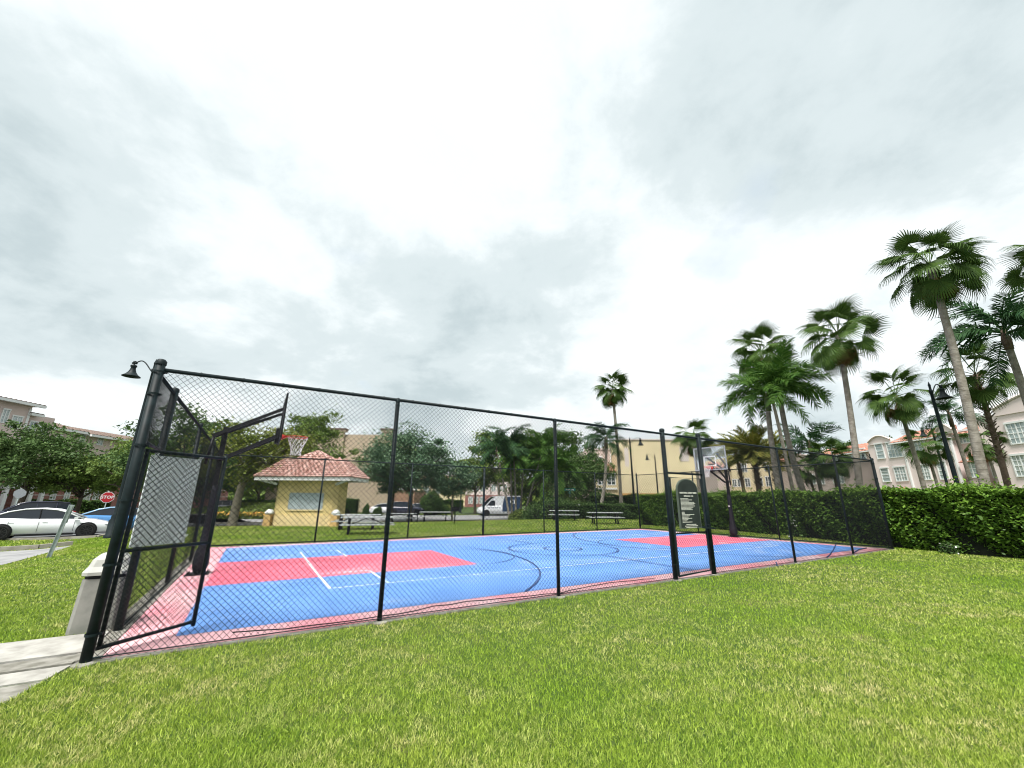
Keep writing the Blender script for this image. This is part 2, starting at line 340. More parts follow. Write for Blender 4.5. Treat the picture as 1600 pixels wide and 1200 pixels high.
# ------------------------------------------------------------------ mesh builder
class MB:
    def __init__(s): s.v = []; s.f = []; s.m = []; s.mi = 0
    def add(s, vs, fs):
        b = len(s.v); s.v += [tuple(v) for v in vs]
        for f in fs: s.f.append(tuple(b + i for i in f)); s.m.append(s.mi)
    def box(s, x0, x1, y0, y1, z0, z1):
        s.add([(x0, y0, z0), (x1, y0, z0), (x1, y1, z0), (x0, y1, z0), (x0, y0, z1), (x1, y0, z1), (x1, y1, z1), (x0, y1, z1)],
              [(0, 3, 2, 1), (4, 5, 6, 7), (0, 1, 5, 4), (1, 2, 6, 5), (2, 3, 7, 6), (3, 0, 4, 7)])
    def cbox(s, c, d): s.box(c[0] - d[0] / 2, c[0] + d[0] / 2, c[1] - d[1] / 2, c[1] + d[1] / 2, c[2] - d[2] / 2, c[2] + d[2] / 2)
    def tube(s, pts, r, n=8, cap=True):
        pts = [Vector(p) for p in pts]
        rs = r if isinstance(r, (list, tuple)) else [r] * len(pts)
        rings = []
        ref = None
        for i, p in enumerate(pts):
            d = (pts[min(i + 1, len(pts) - 1)] - pts[max(i - 1, 0)]).normalized()
            if ref is None: ref = Vector((0, 0, 1)) if abs(d.z) < 0.9 else Vector((1, 0, 0))
            a = d.cross(ref).normalized(); b = d.cross(a).normalized()
            ref = -(a.cross(d)) if False else ref
            rings.append([p + (a * math.cos(2 * PI * k / n) + b * math.sin(2 * PI * k / n)) * rs[i] for k in range(n)])
        vs = [v for ring in rings for v in ring]; fs = []
        for i in range(len(pts) - 1):
            for k in range(n):
                k2 = (k + 1) % n
                fs.append((i * n + k, (i + 1) * n + k, (i + 1) * n + k2, i * n + k2))
        if cap:
            fs.append(tuple(range(n))); fs.append(tuple((len(pts) - 1) * n + k for k in reversed(range(n))))
        s.add(vs, fs)
    def bar(s, a, b, w, h):
        """rectangular bar from a to b"""
        a = Vector(a); b = Vector(b); d = (b - a).normalized()
        up = Vector((0, 0, 1)) if abs(d.z) < 0.95 else Vector((1, 0, 0))
        x = d.cross(up).normalized() * w / 2; y = x.cross(d).normalized() * h / 2
        vs = [a - x - y, a + x - y, a + x + y, a - x + y, b - x - y, b + x - y, b + x + y, b - x + y]
        s.add(vs, [(0, 1, 2, 3), (7, 6, 5, 4), (0, 4, 5, 1), (1, 5, 6, 2), (2, 6, 7, 3), (3, 7, 4, 0)])
    def lathe(s, prof, c=(0, 0, 0), n=20, axis='z'):
        vs = []; fs = []
        for (r, z) in prof:
            for k in range(n):
                a = 2 * PI * k / n
                if axis == 'z': vs.append((c[0] + r * math.cos(a), c[1] + r * math.sin(a), c[2] + z))
                else: vs.append((c[0] + r * math.cos(a), c[1] + z, c[2] + r * math.sin(a)))
        for i in range(len(prof) - 1):
            for k in range(n):
                k2 = (k + 1) % n
                fs.append((i * n + k, i * n + k2, (i + 1) * n + k2, (i + 1) * n + k))
        s.add(vs, fs)
    def prism(s, poly, z0, z1):
        n = len(poly)
        vs = [(x, y, z0) for x, y in poly] + [(x, y, z1) for x, y in poly]
        s.add(vs, [tuple(reversed(range(n))), tuple(range(n, 2 * n))] + [(i, (i + 1) % n, n + (i + 1) % n, n + i) for i in range(n)])
    def xprism(s, poly, y0, y1):
        """polygon in xz extruded along y"""
        n = len(poly)
        vs = [(x, y0, z) for x, z in poly] + [(x, y1, z) for x, z in poly]
        s.add(vs, [tuple(range(n)), tuple(reversed(range(n, 2 * n)))] + [((i + 1) % n, i, n + i, n + (i + 1) % n) for i in range(n)])
    def build(s, name, mats, parent=None, smooth=False, loc=None, rot=None):
        me = bpy.data.meshes.new(name)
        me.from_pydata(s.v, [], s.f)
        if not isinstance(mats, (list, tuple)): mats = [mats]
        for m in mats: me.materials.append(m)
        if len(mats) > 1: me.polygons.foreach_set('material_index', s.m)
        if smooth:
            me.polygons.foreach_set('use_smooth', [True] * len(me.polygons))
        me.update()
        return link(name, me, parent, loc, rot)
def link(name, me, parent=None, loc=None, rot=None):
    o = bpy.data.objects.new(name, me); COL.objects.link(o)
    if parent: o.parent = parent
    if loc is not None: o.location = loc
    if rot is not None: o.rotation_euler = rot
    return o
def np_mesh(name, verts, faces, nper, mats, leafval=None):
    me = bpy.data.meshes.new(name)
    verts = np.ascontiguousarray(verts, np.float32); faces = np.ascontiguousarray(faces, np.int32)
    nf = faces.size // nper
    me.vertices.add(len(verts)); me.vertices.foreach_set('co', verts.ravel())
    me.loops.add(faces.size); me.loops.foreach_set('vertex_index', faces.ravel())
    me.polygons.add(nf)
    me.polygons.foreach_set('loop_start', np.arange(nf, dtype=np.int32) * nper)
    try: me.polygons.foreach_set('loop_total', np.full(nf, nper, np.int32))
    except Exception: pass
    for m in (mats if isinstance(mats, (list, tuple)) else [mats]): me.materials.append(m)
    if leafval is not None:
        at = me.attributes.new('leaf', 'FLOAT', 'FACE'); at.data.foreach_set('value', np.ascontiguousarray(leafval, np.float32))
    me.update(calc_edges=True)
    return me
def thing(name, label, cat, loc=(0, 0, 0), rz=0, group=None):
    o = bpy.data.objects.new(name, None); COL.objects.link(o)
    o.empty_display_size = 0.3
    o.location = loc; o.rotation_euler = (0, 0, rz); o['label'] = label; o['category'] = cat
    if group: o['group'] = group
    return o
def tag(o, label, cat, group=None):
    o['label'] = label; o['category'] = cat
    if group: o['group'] = group
    return o
def structure(o): o['kind'] = 'structure'; return o
def copy_tree(o, parent=None, label=None):
    c = o.copy(); COL.objects.link(c)
    if parent: c.parent = parent
    if label: c['label'] = label
    for ch in o.children: copy_tree(ch, c)
    return c

# ------------------------------------------------------------------ ground
def sheet(name, xs, ys, dz, m, keep=None):
    X, Y = np.meshgrid(xs, ys); Z = ground_z(X, Y) + dz
    V = np.stack([X, Y, Z], -1).reshape(-1, 3)
    nx, ny = len(xs), len(ys)
    i, j = np.meshgrid(np.arange(nx - 1), np.arange(ny - 1)); b = (j * nx + i).ravel()
    F = np.stack([b, b + 1, b + nx + 1, b + nx], -1)
    if keep is not None:
        c = V[F].mean(1); F = F[keep(c[:, 0], c[:, 1])]
    return structure(link(name, np_mesh(name, V, F, 4, m)))
xs = np.concatenate([np.linspace(-700, -60, 12), np.linspace(-55, 55, 111), np.linspace(60, 700, 12)])
ys = np.concatenate([np.linspace(-300, -20, 6), np.linspace(-15, 75, 91), np.linspace(80, 900, 14)])
lawn = sheet('lawn', xs, ys, -0.012, M['soil'])

def poly_sheet(name, pts, dz, m, step=1.0, dens=None):
    """ground-following sheet: a polygon cut into a fan of strips"""
    import bmesh
    bm = bmesh.new()
    vs = [bm.verts.new((p[0], p[1], 0)) for p in pts]
    bm.faces.new(vs)
    x0 = min(p[0] for p in pts); x1 = max(p[0] for p in pts); y0 = min(p[1] for p in pts); y1 = max(p[1] for p in pts)
    for ax, a, b in ((0, x0, x1), (1, y0, y1)):
        k = a + step
        while k < b:
            co = [0, 0, 0]; no = [0, 0, 0]; co[ax] = k; no[ax] = 1
            bmesh.ops.bisect_plane(bm, geom=bm.verts[:] + bm.edges[:] + bm.faces[:], plane_co=co, plane_no=no)
            k += step
    for v in bm.verts: v.co.z = float(ground_z(v.co.x, v.co.y)) + dz
    bmesh.ops.recalc_face_normals(bm, faces=bm.faces[:])
    me = bpy.data.meshes.new(name); bm.to_mesh(me); bm.free(); me.materials.append(m)
    if me.polygons and me.polygons[0].normal.z < 0: me.flip_normals()
    return structure(link(name, me))
def inpoly(X, Y, pts):
    X = np.asarray(X); Y = np.asarray(Y); ins = np.zeros(X.shape, bool); n = len(pts)
    for i in range(n):
        x1, y1 = pts[i][:2]; x2, y2 = pts[(i + 1) % n][:2]
        if y1 == y2: continue
        c = ((y1 > Y) != (y2 > Y)) & (X < (x2 - x1) * (Y - y1) / (y2 - y1) + x1)
        ins ^= c
    return ins
def gp(u, v, z): p = G(u, v, z); return (p.x, p.y)
LOT = [(-70, -25), gp(-60, 850, -.45), gp(0, 844.5, -.45), gp(150, 842, -.45), gp(195, 836, -.45), gp(215, 826, -.45), (-19.5, 33.0), (-13.5, 30.6), (-13.0, 33.0), (-24, 39), (-34, 52), (-57, 60), (-75, 40)]
DRIVE = [gp(-120, 905, -.3), gp(0, 884, -.33), gp(55, 871, -.36), gp(95, 862, -.4), gp(112, 856.5, -.43), gp(60, 859, -.43), gp(0, 861.5, -.43), gp(-150, 866, -.43)]
ROAD = [tuple(L(x, y)[:2]) for x, y in ((-2, 36), (14, 33.0), (21, 32.0), (34, 31.5), (60, 31.5), (75, 50), (62, 47), (24, 46), (-6, 74), (-20, 74), (-14, 60))]
poly_sheet('parking_lot', LOT, 0.004, M['asphalt'], 2.0)
poly_sheet('driveway', DRIVE, 0.004, M['road_pale'], 1.0)
poly_sheet('street', ROAD, 0.004, M['road_pale'], 2.0)
def kerb_along(name, pts, w=0.15, h=0.12, m=None):
    b = MB()
    for i in range(len(pts) - 1):
        a = Vector((*pts[i][:2], 0)); c = Vector((*pts[i + 1][:2], 0))
        n = max(1, int((c - a).length / 1.5)); d = (c - a).normalized(); s = Vector((-d.y, d.x, 0)) * w / 2
        for k in range(n):
            p = a.lerp(c, k / n) + d * 0.004; q = a.lerp(c, (k + 1) / n) - d * 0.004
            zp = float(ground_z(p.x, p.y)); zq = float(ground_z(q.x, q.y))
            vs = [(*(p - s)[:2], zp - .1), (*(p + s)[:2], zp - .1), (*(p + s)[:2], zp + h), (*(p - s)[:2], zp + h),
                  (*(q - s)[:2], zq - .1), (*(q + s)[:2], zq - .1), (*(q + s)[:2], zq + h), (*(q - s)[:2], zq + h)]
            b.add(vs, [(0, 1, 2, 3), (7, 6, 5, 4), (0, 4, 5, 1), (1, 5, 6, 2), (2, 6, 7, 3), (3, 7, 4, 0)])
    return structure(b.build(name, m or M['kerb']))
kerb_along('kerb', [gp(-150, 865, -.43), gp(0, 860.5, -.43), gp(60, 858, -.43), gp(112, 855, -.43)], 0.18, 0.16)
kerb_along('kerb', [LOT[1], LOT[2], LOT[3], LOT[4], LOT[5], LOT[6], LOT[7]], 0.15, 0.10)
kerb_along('kerb', [ROAD[0], ROAD[1], ROAD[2], ROAD[3], ROAD[4]], 0.15, 0.12)

# concrete walk at the gate: slabs side by side with grooves between them
walk = bpy.data.objects.new('walkway', None); COL.objects.link(walk); walk['kind'] = 'structure'
walk.location = L(0, 0, 0); walk.rotation_euler = (0, 0, TH)
def slab(poly, z0, z1, m): b = MB(); b.prism(poly, z0, z1); return b.build('concrete_slab', m, walk)
slab([(-9, 0.32), (-0.06, 0.32), (-0.06, 1.10), (-9, 1.10)], -0.2, 0.03, M['concrete'])
slab([(-9, 0.02), (-0.10, 0.02), (-0.06, 0.305), (-9, 0.305)], -0.2, 0.015, M['concrete_dark'])
slab([(-9, -0.33), (-0.17, -0.33), (-0.10, 0.005), (-9, 0.005)], -0.2, 0.0, M['concrete'])
slab([(-9, -0.75), (-0.27, -0.75), (-0.17, -0.345), (-9, -0.345)], -0.2, -0.01, M['concrete_dark'])
slab([(-9, -2.5), (-0.95, -2.5), (-0.6, -1.4), (-0.27, -0.765), (-9, -0.765)], -0.2, -0.02, M['concrete'])
slab([(-0.045, 0.02), (0.62, 0.02), (0.62, 0.05), (-0.045, 0.05)], -0.1, 0.006, M['concrete'])
WALKP = [tuple(L(x, y)[:2]) for x, y in ((-9, 1.10), (-9, -2.5), (-0.95, -2.5), (-0.6, -1.4), (-0.27, -0.75), (-0.15, -.2), (0.0, 0.0), (0.0, 1.10))]

# court: tile deck, painted areas and lines as thin sheets one above another
court = bpy.data.objects.new('basketball_court', None); COL.objects.link(court); court['kind'] = 'structure'
court.location = L(0, 0, 0); court.rotation_euler = (0, 0, TH)
def csheet(name, poly, z, m):
    b = MB(); b.add([(x, y, z) for x, y in poly], [tuple(range(len(poly)))]); return b.build(name, m, court)
b = MB(); b.box(0.10, CL - 0.10, 0.06, CW - 0.08, -0.2, 0.012); b.build('border_tiles', M['court_pink'], court)
b = MB(); b.box(-0.04, CL + 0.06, -0.045, 0.055, -0.25, 0.004); b.box(-0.14, 0.095, 0.06, CW + 0.1, -0.25, 0.018)
b.box(0.10, CL + 0.12, CW - 0.075, CW + 0.1, -0.25, 0.018); b.box(CL - 0.095, CL + 0.12, 0.06, CW - 0.08, -0.25, 0.018)
b.build('concrete_edge', M['concrete_dark'], court)  # dark tone on this edge paints in the shade of the grass
csheet('blue_tiles', [(0.64, 0.52), (19.85, 0.52), (19.85, 10.76), (0.64, 10.76)], 0.016, M['court_blue'])
csheet('key_tiles', [(0.64, 3.78), (6.22, 3.78), (6.22, 7.08), (0.64, 7.08)], 0.020, M['court_red'])
csheet('key_tiles', [(14.19, 3.78), (19.85, 3.78), (19.85, 7.08), (14.19, 7.08)], 0.020, M['court_red'])
def cline(pts, w, z, m):
    b = MB(); n = len(pts); vs = []
    for i, p in enumerate(pts):
        p = Vector(p); q0 = Vector(pts[max(i - 1, 0)]); q1 = Vector(pts[min(i + 1, n - 1)])
        d = (q1 - q0).normalized(); s = Vector((-d.y, d.x)) * w / 2
        vs += [(*(p + s), z), (*(p - s), z)]
    b.add(vs, [(2 * i, 2 * i + 1, 2 * i + 3, 2 * i + 2) for i in range(n - 1)])
    return b.build('court_line', m, court)
def arc(cx, cy, r, a0, a1, n=40): return [(cx + r * math.cos(rad(a0 + (a1 - a0) * k / n)), cy + r * math.sin(rad(a0 + (a1 - a0) * k / n))) for k in range(n + 1)]
W_, K_ = M['line_white'], M['line_black']
for mx_ in (0, 1):
    f = (lambda x: CL - x) if mx_ else (lambda x: x)
    g = lambda pts: [(f(x), y) for x, y in pts]
    cline(g([(2.59, 2.45), (2.59, 8.40)]), 0.055, 0.0245, W_)
    cline(g([(3.63, 2.48), (3.63, 4.10)]), 0.045, 0.0285, W_); cline(g([(3.63, 6.76), (3.63, 8.37)]), 0.045, 0.0285, W_)
    cline(g([(3.10, 4.13), (3.60, 4.13)]), 0.045, 0.0245, W_)
    cline(g([(3.10, 6.73), (3.60, 6.73)]), 0.045, 0.0245, W_)
    cline(g(arc(1.62, 5.43, 6.28, -51.6, 51.6)), 0.042, 0.0325, K_)
    cline(g(arc(6.22, 5.43, 1.78, -88, 88, 24)), 0.04, 0.0245, K_)
for y in (2.45, 8.40): cline([(2.62, y), (CL - 2.62, y)], 0.04, 0.0250, W_)
cline([(CL / 2, 0.53), (CL / 2, 3.6)], 0.05, 0.0365, K_); cline([(CL / 2, 7.25), (CL / 2, 10.75)], 0.05, 0.0365, K_)
cline(arc(CL / 2, 5.43, 1.8, 0, 360, 48), 0.045, 0.0405, K_)
cline(arc(CL / 2, 5.43, 0.62, 0, 360, 32), 0.045, 0.0405, K_)

r5 = random.Random(8); pts = []
x = 1.2
while x < 8.6: pts.append((x, .20 + .10 * math.sin(x * 1.9) + r5.uniform(-.03, .03), .022 + .02 * r5.random())); x += .28
b = MB(); b.tube(pts, .007, 5); b.build('loose_wire', M['wire'], court, True)
def lcx(u, v):
    q = G(u, v, .02); return to_loc(q.x, q.y)
for pl in ([(1307, 848), (1303, 858), (1296, 868), (1292, 871)], [(1354, 856.5), (1342, 859), (1333, 864.5)], [(1214, 884), (1213, 879)]):
    b = MB(); b.tube([(*lcx(u, v), .026) for u, v in pl], .018, 5); b.build('lifted_tile_seam', M['line_black'], court, True)
# ------------------------------------------------------------------ grass blades
def is_lawn(X, Y):
    lx, ly = to_loc(X, Y)
    ok = ~((lx > -0.10) & (lx < CL + 0.10) & (ly > -0.035) & (ly < CW + 0.06))
    for P in (WALKP, LOT, DRIVE, ROAD): ok &= ~inpoly(X, Y, P)
    return ok
def grass(name, n, fmin, fmax, power, w0, h0, label):
    # points spread over the ground in front, denser near the viewer's side
    u = rng.random(n * 3)
    a = 1 - power
    F = (fmin ** a + u * (fmax ** a - fmin ** a)) ** (1 / a)
    X = (rng.random(n * 3) * 2 - 1) * (F * 1.36 + 1.2)
    ok = is_lawn(X, F); X = X[ok][:n]; Y = F[ok][:n]; n = len(X)
    Z = ground_z(X, Y) - 0.012
    d = np.sqrt(X * X + Y * Y)
    w = w0 * np.maximum(1, d / 5.0) * (0.6 + 0.8 * rng.random(n)); h = h0 * (0.5 + 0.9 * rng.random(n)) * np.maximum(1, (d / 14) ** 0.25)
    ang = rng.random(n) * 2 * PI; lean = rng.random(n) ** 0.7 * 1.15; la = rng.random(n) * 2 * PI
    base = np.stack([X, Y, Z], -1); s = np.stack([np.cos(ang), np.sin(ang), 0 * ang], -1) * (w / 2)[:, None]
    tip = base + np.stack([np.cos(la) * np.sin(lean) * h, np.sin(la) * np.sin(lean) * h, np.cos(lean) * h], -1)
    V = np.stack([base - s, base + s, tip], 1).reshape(-1, 3)
    Fc = np.arange(3 * n)
    o = link(name, np_mesh(name, V, Fc, 3, M['blade'], rng.random(n)))
    o['kind'] = 'stuff'; tag(o, label, 'grass')
    return o
grass('near_grass', 560000, 2.2, 17, 1.45, 0.0066, 0.037, 'bright green mown lawn with straw patches in front of the court')
grass('far_grass', 260000, 14, 60, 1.3, 0.0075, 0.050, 'sunny green lawn behind the court around the picnic tables')

# ------------------------------------------------------------------ chain link fence
fence = thing('chain_link_fence', 'tall black chain link fence around the blue and red court', 'fence', L(0, 0, 0), TH)
FH = 3.05
def wire_mesh(w, h, pitch=0.068, r=0.0029, zig=True):
    """woven wire in the xz plane, x 0..w, z 0..h"""
    half = pitch / 2
    if zig:
        nw = int(w / half); ns = int(h / half)
        k = np.arange(ns + 1); V = []; 
        i = np.arange(nw)[:, None]; par = (i + k[None, :]) % 2
        x = (i + np.where(par == 0, 0.02, 0.98)) * (w / nw); z = np.broadcast_to(k * (h / ns), x.shape)
        # slow sag and unevenness of real mesh
        x = x + 0.004 * np.sin(z * 3.1 + 1.3) * np.sin(x * 2.2); z = z + 0.003 * np.sin(x * 5.0) - 0.012 * np.exp(-z * 2.5) * (1 + np.sin(x * 2.9))
        y = np.where(par == 0, -0.002, 0.002) + 0.010 * np.sin(x * 2.3 + .5) * np.sin(z * 1.9) + 0.016 * np.exp(-z * 3.0) * np.sin(x * 3.7)
        a = np.array([0, 2 * PI / 3, 4 * PI / 3]) + 0.5
        ox = np.cos(a) * r * 1.35; oy = np.sin(a) * r
        P = np.stack([x[..., None] + ox, y[..., None] + oy, np.broadcast_to(z[..., None], x.shape + (3,))], -1)
        V = P.reshape(-1, 3)
        base = (np.arange(nw)[:, None] * (ns + 1) + np.arange(ns)[None, :]).ravel() * 3
        F = []
        for q in range(3):
            q2 = (q + 1) % 3
            F.append(np.stack([base + q, base + q2, base + 3 + q2, base + 3 + q], -1))
        F = np.concatenate(F)
        return V, F
    b = []
    f = []
    for sgn in (1, -1):
        c = -h
        while c < w:
            # line x = c + t, z = t (or mirrored)
            t0 = max(0, -c); t1 = min(h, w - c)
            if t1 - t0 > 0.02:
                p0 = [c + t0, t0]; p1 = [c + t1, t1]
                if sgn < 0: p0[0] = w - p0[0]; p1[0] = w - p1[0]
                n0 = len(b)
                for p in (p0, p1):
                    for q in range(3):
                        a = 2 * PI * q / 3
                        b.append((p[0] + math.cos(a) * r * 1.35, sgn * 0.002 + math.sin(a) * r, p[1]))
                for q in range(3):
                    q2 = (q + 1) % 3; f.append((n0 + q, n0 + q2, n0 + 3 + q2, n0 + 3 + q))
            c += pitch
    return np.array(b), np.array(f)
_mesh_cache = {}
def panel(parent, x, y, z, w, h, ang=0.0, zig=True, pitch=0.068, r=0.0029):
    key = (round(w, 2), round(h, 2), zig, pitch, r)
    if key not in _mesh_cache:
        V, F = wire_mesh(w, h, pitch, r, zig); _mesh_cache[key] = np_mesh('chain_link_panel', V, F, 4, M['wire'])
    return link('chain_link_panel', _mesh_cache[key], parent, (x, y, z), (0, 0, ang))
def post(parent, x, y, r, h=FH, cap=True, z0=-0.1, name='fence_post'):
    b = MB(); b.tube([(0, 0, z0), (0, 0, h)], r, 14)
    if cap: b.lathe([(r * 1.15, h - 0.03), (r * 1.15, h + 0.01), (r * 0.75, h + 0.035), (0.001, h + 0.045)], n=14)
    return b.build(name, M['fence'], parent, True, (x, y, 0))
def rail(parent, a, b_, r, name='top_rail'):
    b = MB(); b.tube([a, b_], r, 10); return b.build(name, M['fence'], parent, True)
def bands(parent, x, y, r, zs, dx, dy):
    for z in zs:
        b = MB(); b.lathe([(r * 1.12, -0.012), (r * 1.16, -0.012), (r * 1.16, 0.012), (r * 1.12, 0.012)], n=14)
        b.cbox((dx * (r + 0.012), dy * (r + 0.012), 0), (0.03, 0.03, 0.022)); b.build('tension_band', M['fence'], parent, False, (x, y, z))
# near side
post(fence, 0, 0, 0.048, 3.14)
bands(fence, 0, 0, 0.052, [0.25, 0.9, 1.55, 2.15, 2.75, 3.02], 1, 0)
for i, x in enumerate(POSTS): post(fence, x, 0, 0.052 if i in (2, 3) else 0.031, 3.13 if i in (2, 3) else 3.04, cap=True)
post(fence, CL, 0, 0.045, 3.1)
bands(fence, CL, 0, 0.045, [0.3, 1.0, 1.7, 2.4, 2.95], -1, 0)
rail(fence, (0.05, 0.0, FH), (CL, 0.0, FH), 0.024)
rail(fence, (0.05, -0.035, 0.045), (POSTS[2], -0.035, 0.045), 0.006, 'tension_wire'); rail(fence, (POSTS[3], -0.035, 0.045), (CL, -0.035, 0.045), 0.006, 'tension_wire')
edges = [0.05] + POSTS + [CL - 0.04]
for i in range(len(edges) - 1):
    a, c = edges[i], edges[i + 1]
    if i == 3:
        panel(fence, a + .05, -0.036, 2.20, c - a - .1, FH - 2.22); continue
    panel(fence, a, -0.036, 0.04, c - a, FH - 0.07)
for x in [0] + POSTS + [CL]:
    b = MB(); b.lathe([(.001, .012), (.07, .012), (.10, .002), (.11, -.05)], (x, -.02, 0), 12); b.build('post_footing', M['concrete_dark'], fence)
tb = MB()
for i, x in enumerate(POSTS):
    pr_ = 0.052 if i in (2, 3) else 0.031
    for z in np.arange(.3, 3.0, .38): tb.lathe([(pr_ + .004, -.004), (pr_ + .008, 0), (pr_ + .004, .004)], (x, 0, z), 8)
for x in np.arange(.4, CL, .45): tb.lathe([(.026, -.003), (.031, 0), (.026, .003)], (x, 0, FH), 8, 'y')
q = tb.build('wire_ties', M['fence'], fence); q['kind'] = 'stuff'
# gate in the near side
g0, g1 = POSTS[2], POSTS[3]
rail(fence, (g0, 0, 2.18), (g1, 0, 2.18), 0.024, 'transom_rail')
gate = bpy.data.objects.new('gate', None); COL.objects.link(gate); gate.parent = fence
gx0, gx1 = g0 + 0.115, g1 - 0.10
b = MB()
b.tube([(gx0, 0, 0.06), (gx0, 0, 2.08), (gx1, 0, 2.08), (gx1, 0, 0.10), (gx0, 0, 0.06)], 0.021, 8, False)
b.tube([(gx0, 0, 0.90), (gx1, 0, 0.90)], 0.018, 8)
b.build('gate_frame', M['fence'], gate, True)
panel(gate, gx0, -0.02, 0.10, gx1 - gx0, 1.96)
b = MB(); b.bar((gx1 - 0.25, -0.05, 1.02), (gx1 + 0.22, -0.07, 0.97), 0.05, 0.035); b.tube([(gx1 + .02, -.07, .90), (gx1 + .02, -.07, 1.06)], 0.012, 6); b.build('gate_latch', M['fence'], gate)
for z in (0.35, 1.85):
    b = MB(); b.cbox((gx0 - 0.05, 0, z), (0.11, 0.04, 0.05)); b.tube([(gx0 - .05, -.02, z - .05), (gx0 - .05, -.02, z + .05)], .014, 6); b.build('hinge', M['fence'], gate)
# left side with its open gate leaf
LP = [1.15, 4.5, 7.9]
for y in LP: post(fence, 0, y, 0.045 if y < 2 else 0.036, 3.05)
post(fence, 0, CW, 0.045, 3.1)
rail(fence, (0, 0.03, 3.0), (0, CW, 3.0), 0.024)
rail(fence, (0, 0.03, 2.2), (0, 1.15, 2.2), 0.022, 'transom_rail')
post(fence, -0.01, 0.16, 0.024, 3.0, False, 2.2, 'fence_stub')
panel(fence, 0.02, 0.06, 2.22, 1.06, 0.78, rad(90))
ly = [1.15, 4.5, 7.9, CW]
for i in range(3): panel(fence, 0.03, ly[i], 0.04, ly[i + 1] - ly[i], 2.96, rad(90), True, 0.08, 0.0015)
rail(fence, (0.03, 1.15, 0.05), (0.03, CW, 0.05), 0.012, 'bottom_rail')
leaf = bpy.data.objects.new('gate', None); COL.objects.link(leaf); leaf.parent = fence
leaf.location = (0.045, 0.065, 0); leaf.rotation_euler = (0, 0, math.atan2(0.70, 0.735)); LW = 1.005
leaf['label'] = 'open gate leaf swung into the court at the near left corner'
b = MB()
b.tube([(0.02, 0, 0.09), (0.02, 0, 2.11)], 0.022, 8); b.tube([(LW, 0, 0.05), (LW, 0, 2.14)], 0.023, 8)
for z in (0.10, 1.02, 2.10): b.tube([(0.0, 0, z), (LW, 0, z)], 0.020, 8)
b.build('gate_frame', M['fence'], leaf, True)
panel(leaf, 0.03, 0.02, 0.10, LW - 0.04, 2.0)
# far and right sides
FP = [3.30, 6.77, 10.24, 13.63, 17.11]
for i, x in enumerate(FP): post(fence, x, CW, 0.050 if i == 2 else 0.030, 3.04)
post(fence, CL, CW, 0.045, 3.1)
rail(fence, (0, CW, FH - .02), (CL, CW, FH - .02), 0.021); rail(fence, (0, CW, 0.06), (CL, CW, 0.06), 0.020, 'bottom_rail')
fe = [0.04] + FP + [CL - 0.04]
for i in range(6): panel(fence, fe[i], CW + 0.035, 0.04, fe[i + 1] - fe[i], 2.95, 0, False, 0.085, 0.0026)
RP = [3.69, 7.53]
for y in RP: post(fence, CL, y, 0.030, 3.04)
rail(fence, (CL, 0, FH - .02), (CL, CW, FH - .02), 0.021); rail(fence, (CL, 0, 0.06), (CL, CW, 0.06), 0.020, 'bottom_rail')
re_ = [0.04] + RP + [CW - 0.04]
for i in range(3): panel(fence, CL + 0.035, re_[i], 0.04, re_[i + 1] - re_[i], 2.95, rad(90), False, 0.085, 0.0026)

# white board tied to the open leaf
wb = thing('notice_board', 'blank pale board back tied inside the open gate leaf', 'board', leaf.matrix_basis @ Vector((0, 0, 0)), 0)
wb.matrix_world = Matrix.Translation(L(0.045, 0.065, 0)) @ Matrix.Rotation(TH + leaf.rotation_euler.z, 4, 'Z')
b = MB(); b.box(0.10, 0.70, 0.035, 0.05, 1.045, 2.06); b.build('board_panel', M['board'], wb)
for x, z in ((0.13, 2.03), (0.67, 2.03), (0.13, 1.08), (0.67, 1.08)):
    b = MB(); b.tube([(x, 0.03, z), (x - .03, -0.01, z + .05), (x + .02, -0.01, z + .06), (x, 0.03, z)], 0.006, 5, False); b.build('tie', M['white'], wb)

# rules sign on the closed gate
sg = thing('rules_sign', 'dark arched court rules sign with pale lettering on closed gate', 'sign', L(gx0, -0.05, 0), TH)
sw, s0, s1 = 0.72, 1.0, 2.06
ox = 0.10
pts = [(ox, s0), (ox + sw, s0), (ox + sw, s1 - 0.22)] + [(ox + sw / 2 + sw / 2 * math.cos(rad(a)), s1 - 0.22 + 0.22 * math.sin(rad(a))) for a in range(10, 180, 10)] + [(ox, s1 - 0.22)]
b = MB(); b.xprism(pts, -0.035, 0.0); b.build('sign_border', M['sign_edge'], sg)
cxs, czs = ox + sw / 2, (s0 + s1) / 2
pin = [(cxs + (x - cxs) * 0.93, czs + (z - czs) * 0.955) for x, z in pts]
b = MB(); b.xprism(pin, -0.040, -0.034); b.build('sign_face', M['sign_face'], sg)
def text_obj(txt, size, m, parent, loc, rot, align='CENTER', name='lettering', ext=0.002, offset=0.0):
    cu = bpy.data.curves.new(name, 'FONT'); cu.body = txt; cu.size = size; cu.align_x = align; cu.align_y = 'CENTER'
    cu.extrude = ext; cu.offset = offset; cu.resolution_u = 2; cu.materials.append(m)
    tmp = bpy.data.objects.new(name, cu); me = bpy.data.meshes.new_from_object(tmp); bpy.data.objects.remove(tmp)
    me.materials.clear(); me.materials.append(m)
    return link(name, me, parent, loc, rot)
text_obj('BASKETBALL COURT RULES', 0.047, M['sign_text'], sg, (cxs, -0.043, s1 - 0.31), (rad(90), 0, 0), offset=0.0012)
text_obj('OPEN 8 AM - 9 PM', 0.040, M['sign_text'], sg, (cxs, -0.043, s1 - 0.38), (rad(90), 0, 0), offset=0.001)
r2 = random.Random(4)
z = s1 - 0.44; b = MB()
lens = [.28, .42, .30, .5, .52, .46, .5, .44, .36, .40, 0, .1, .1, .44, .28, .22, .36, .2, .16, .34, 0]
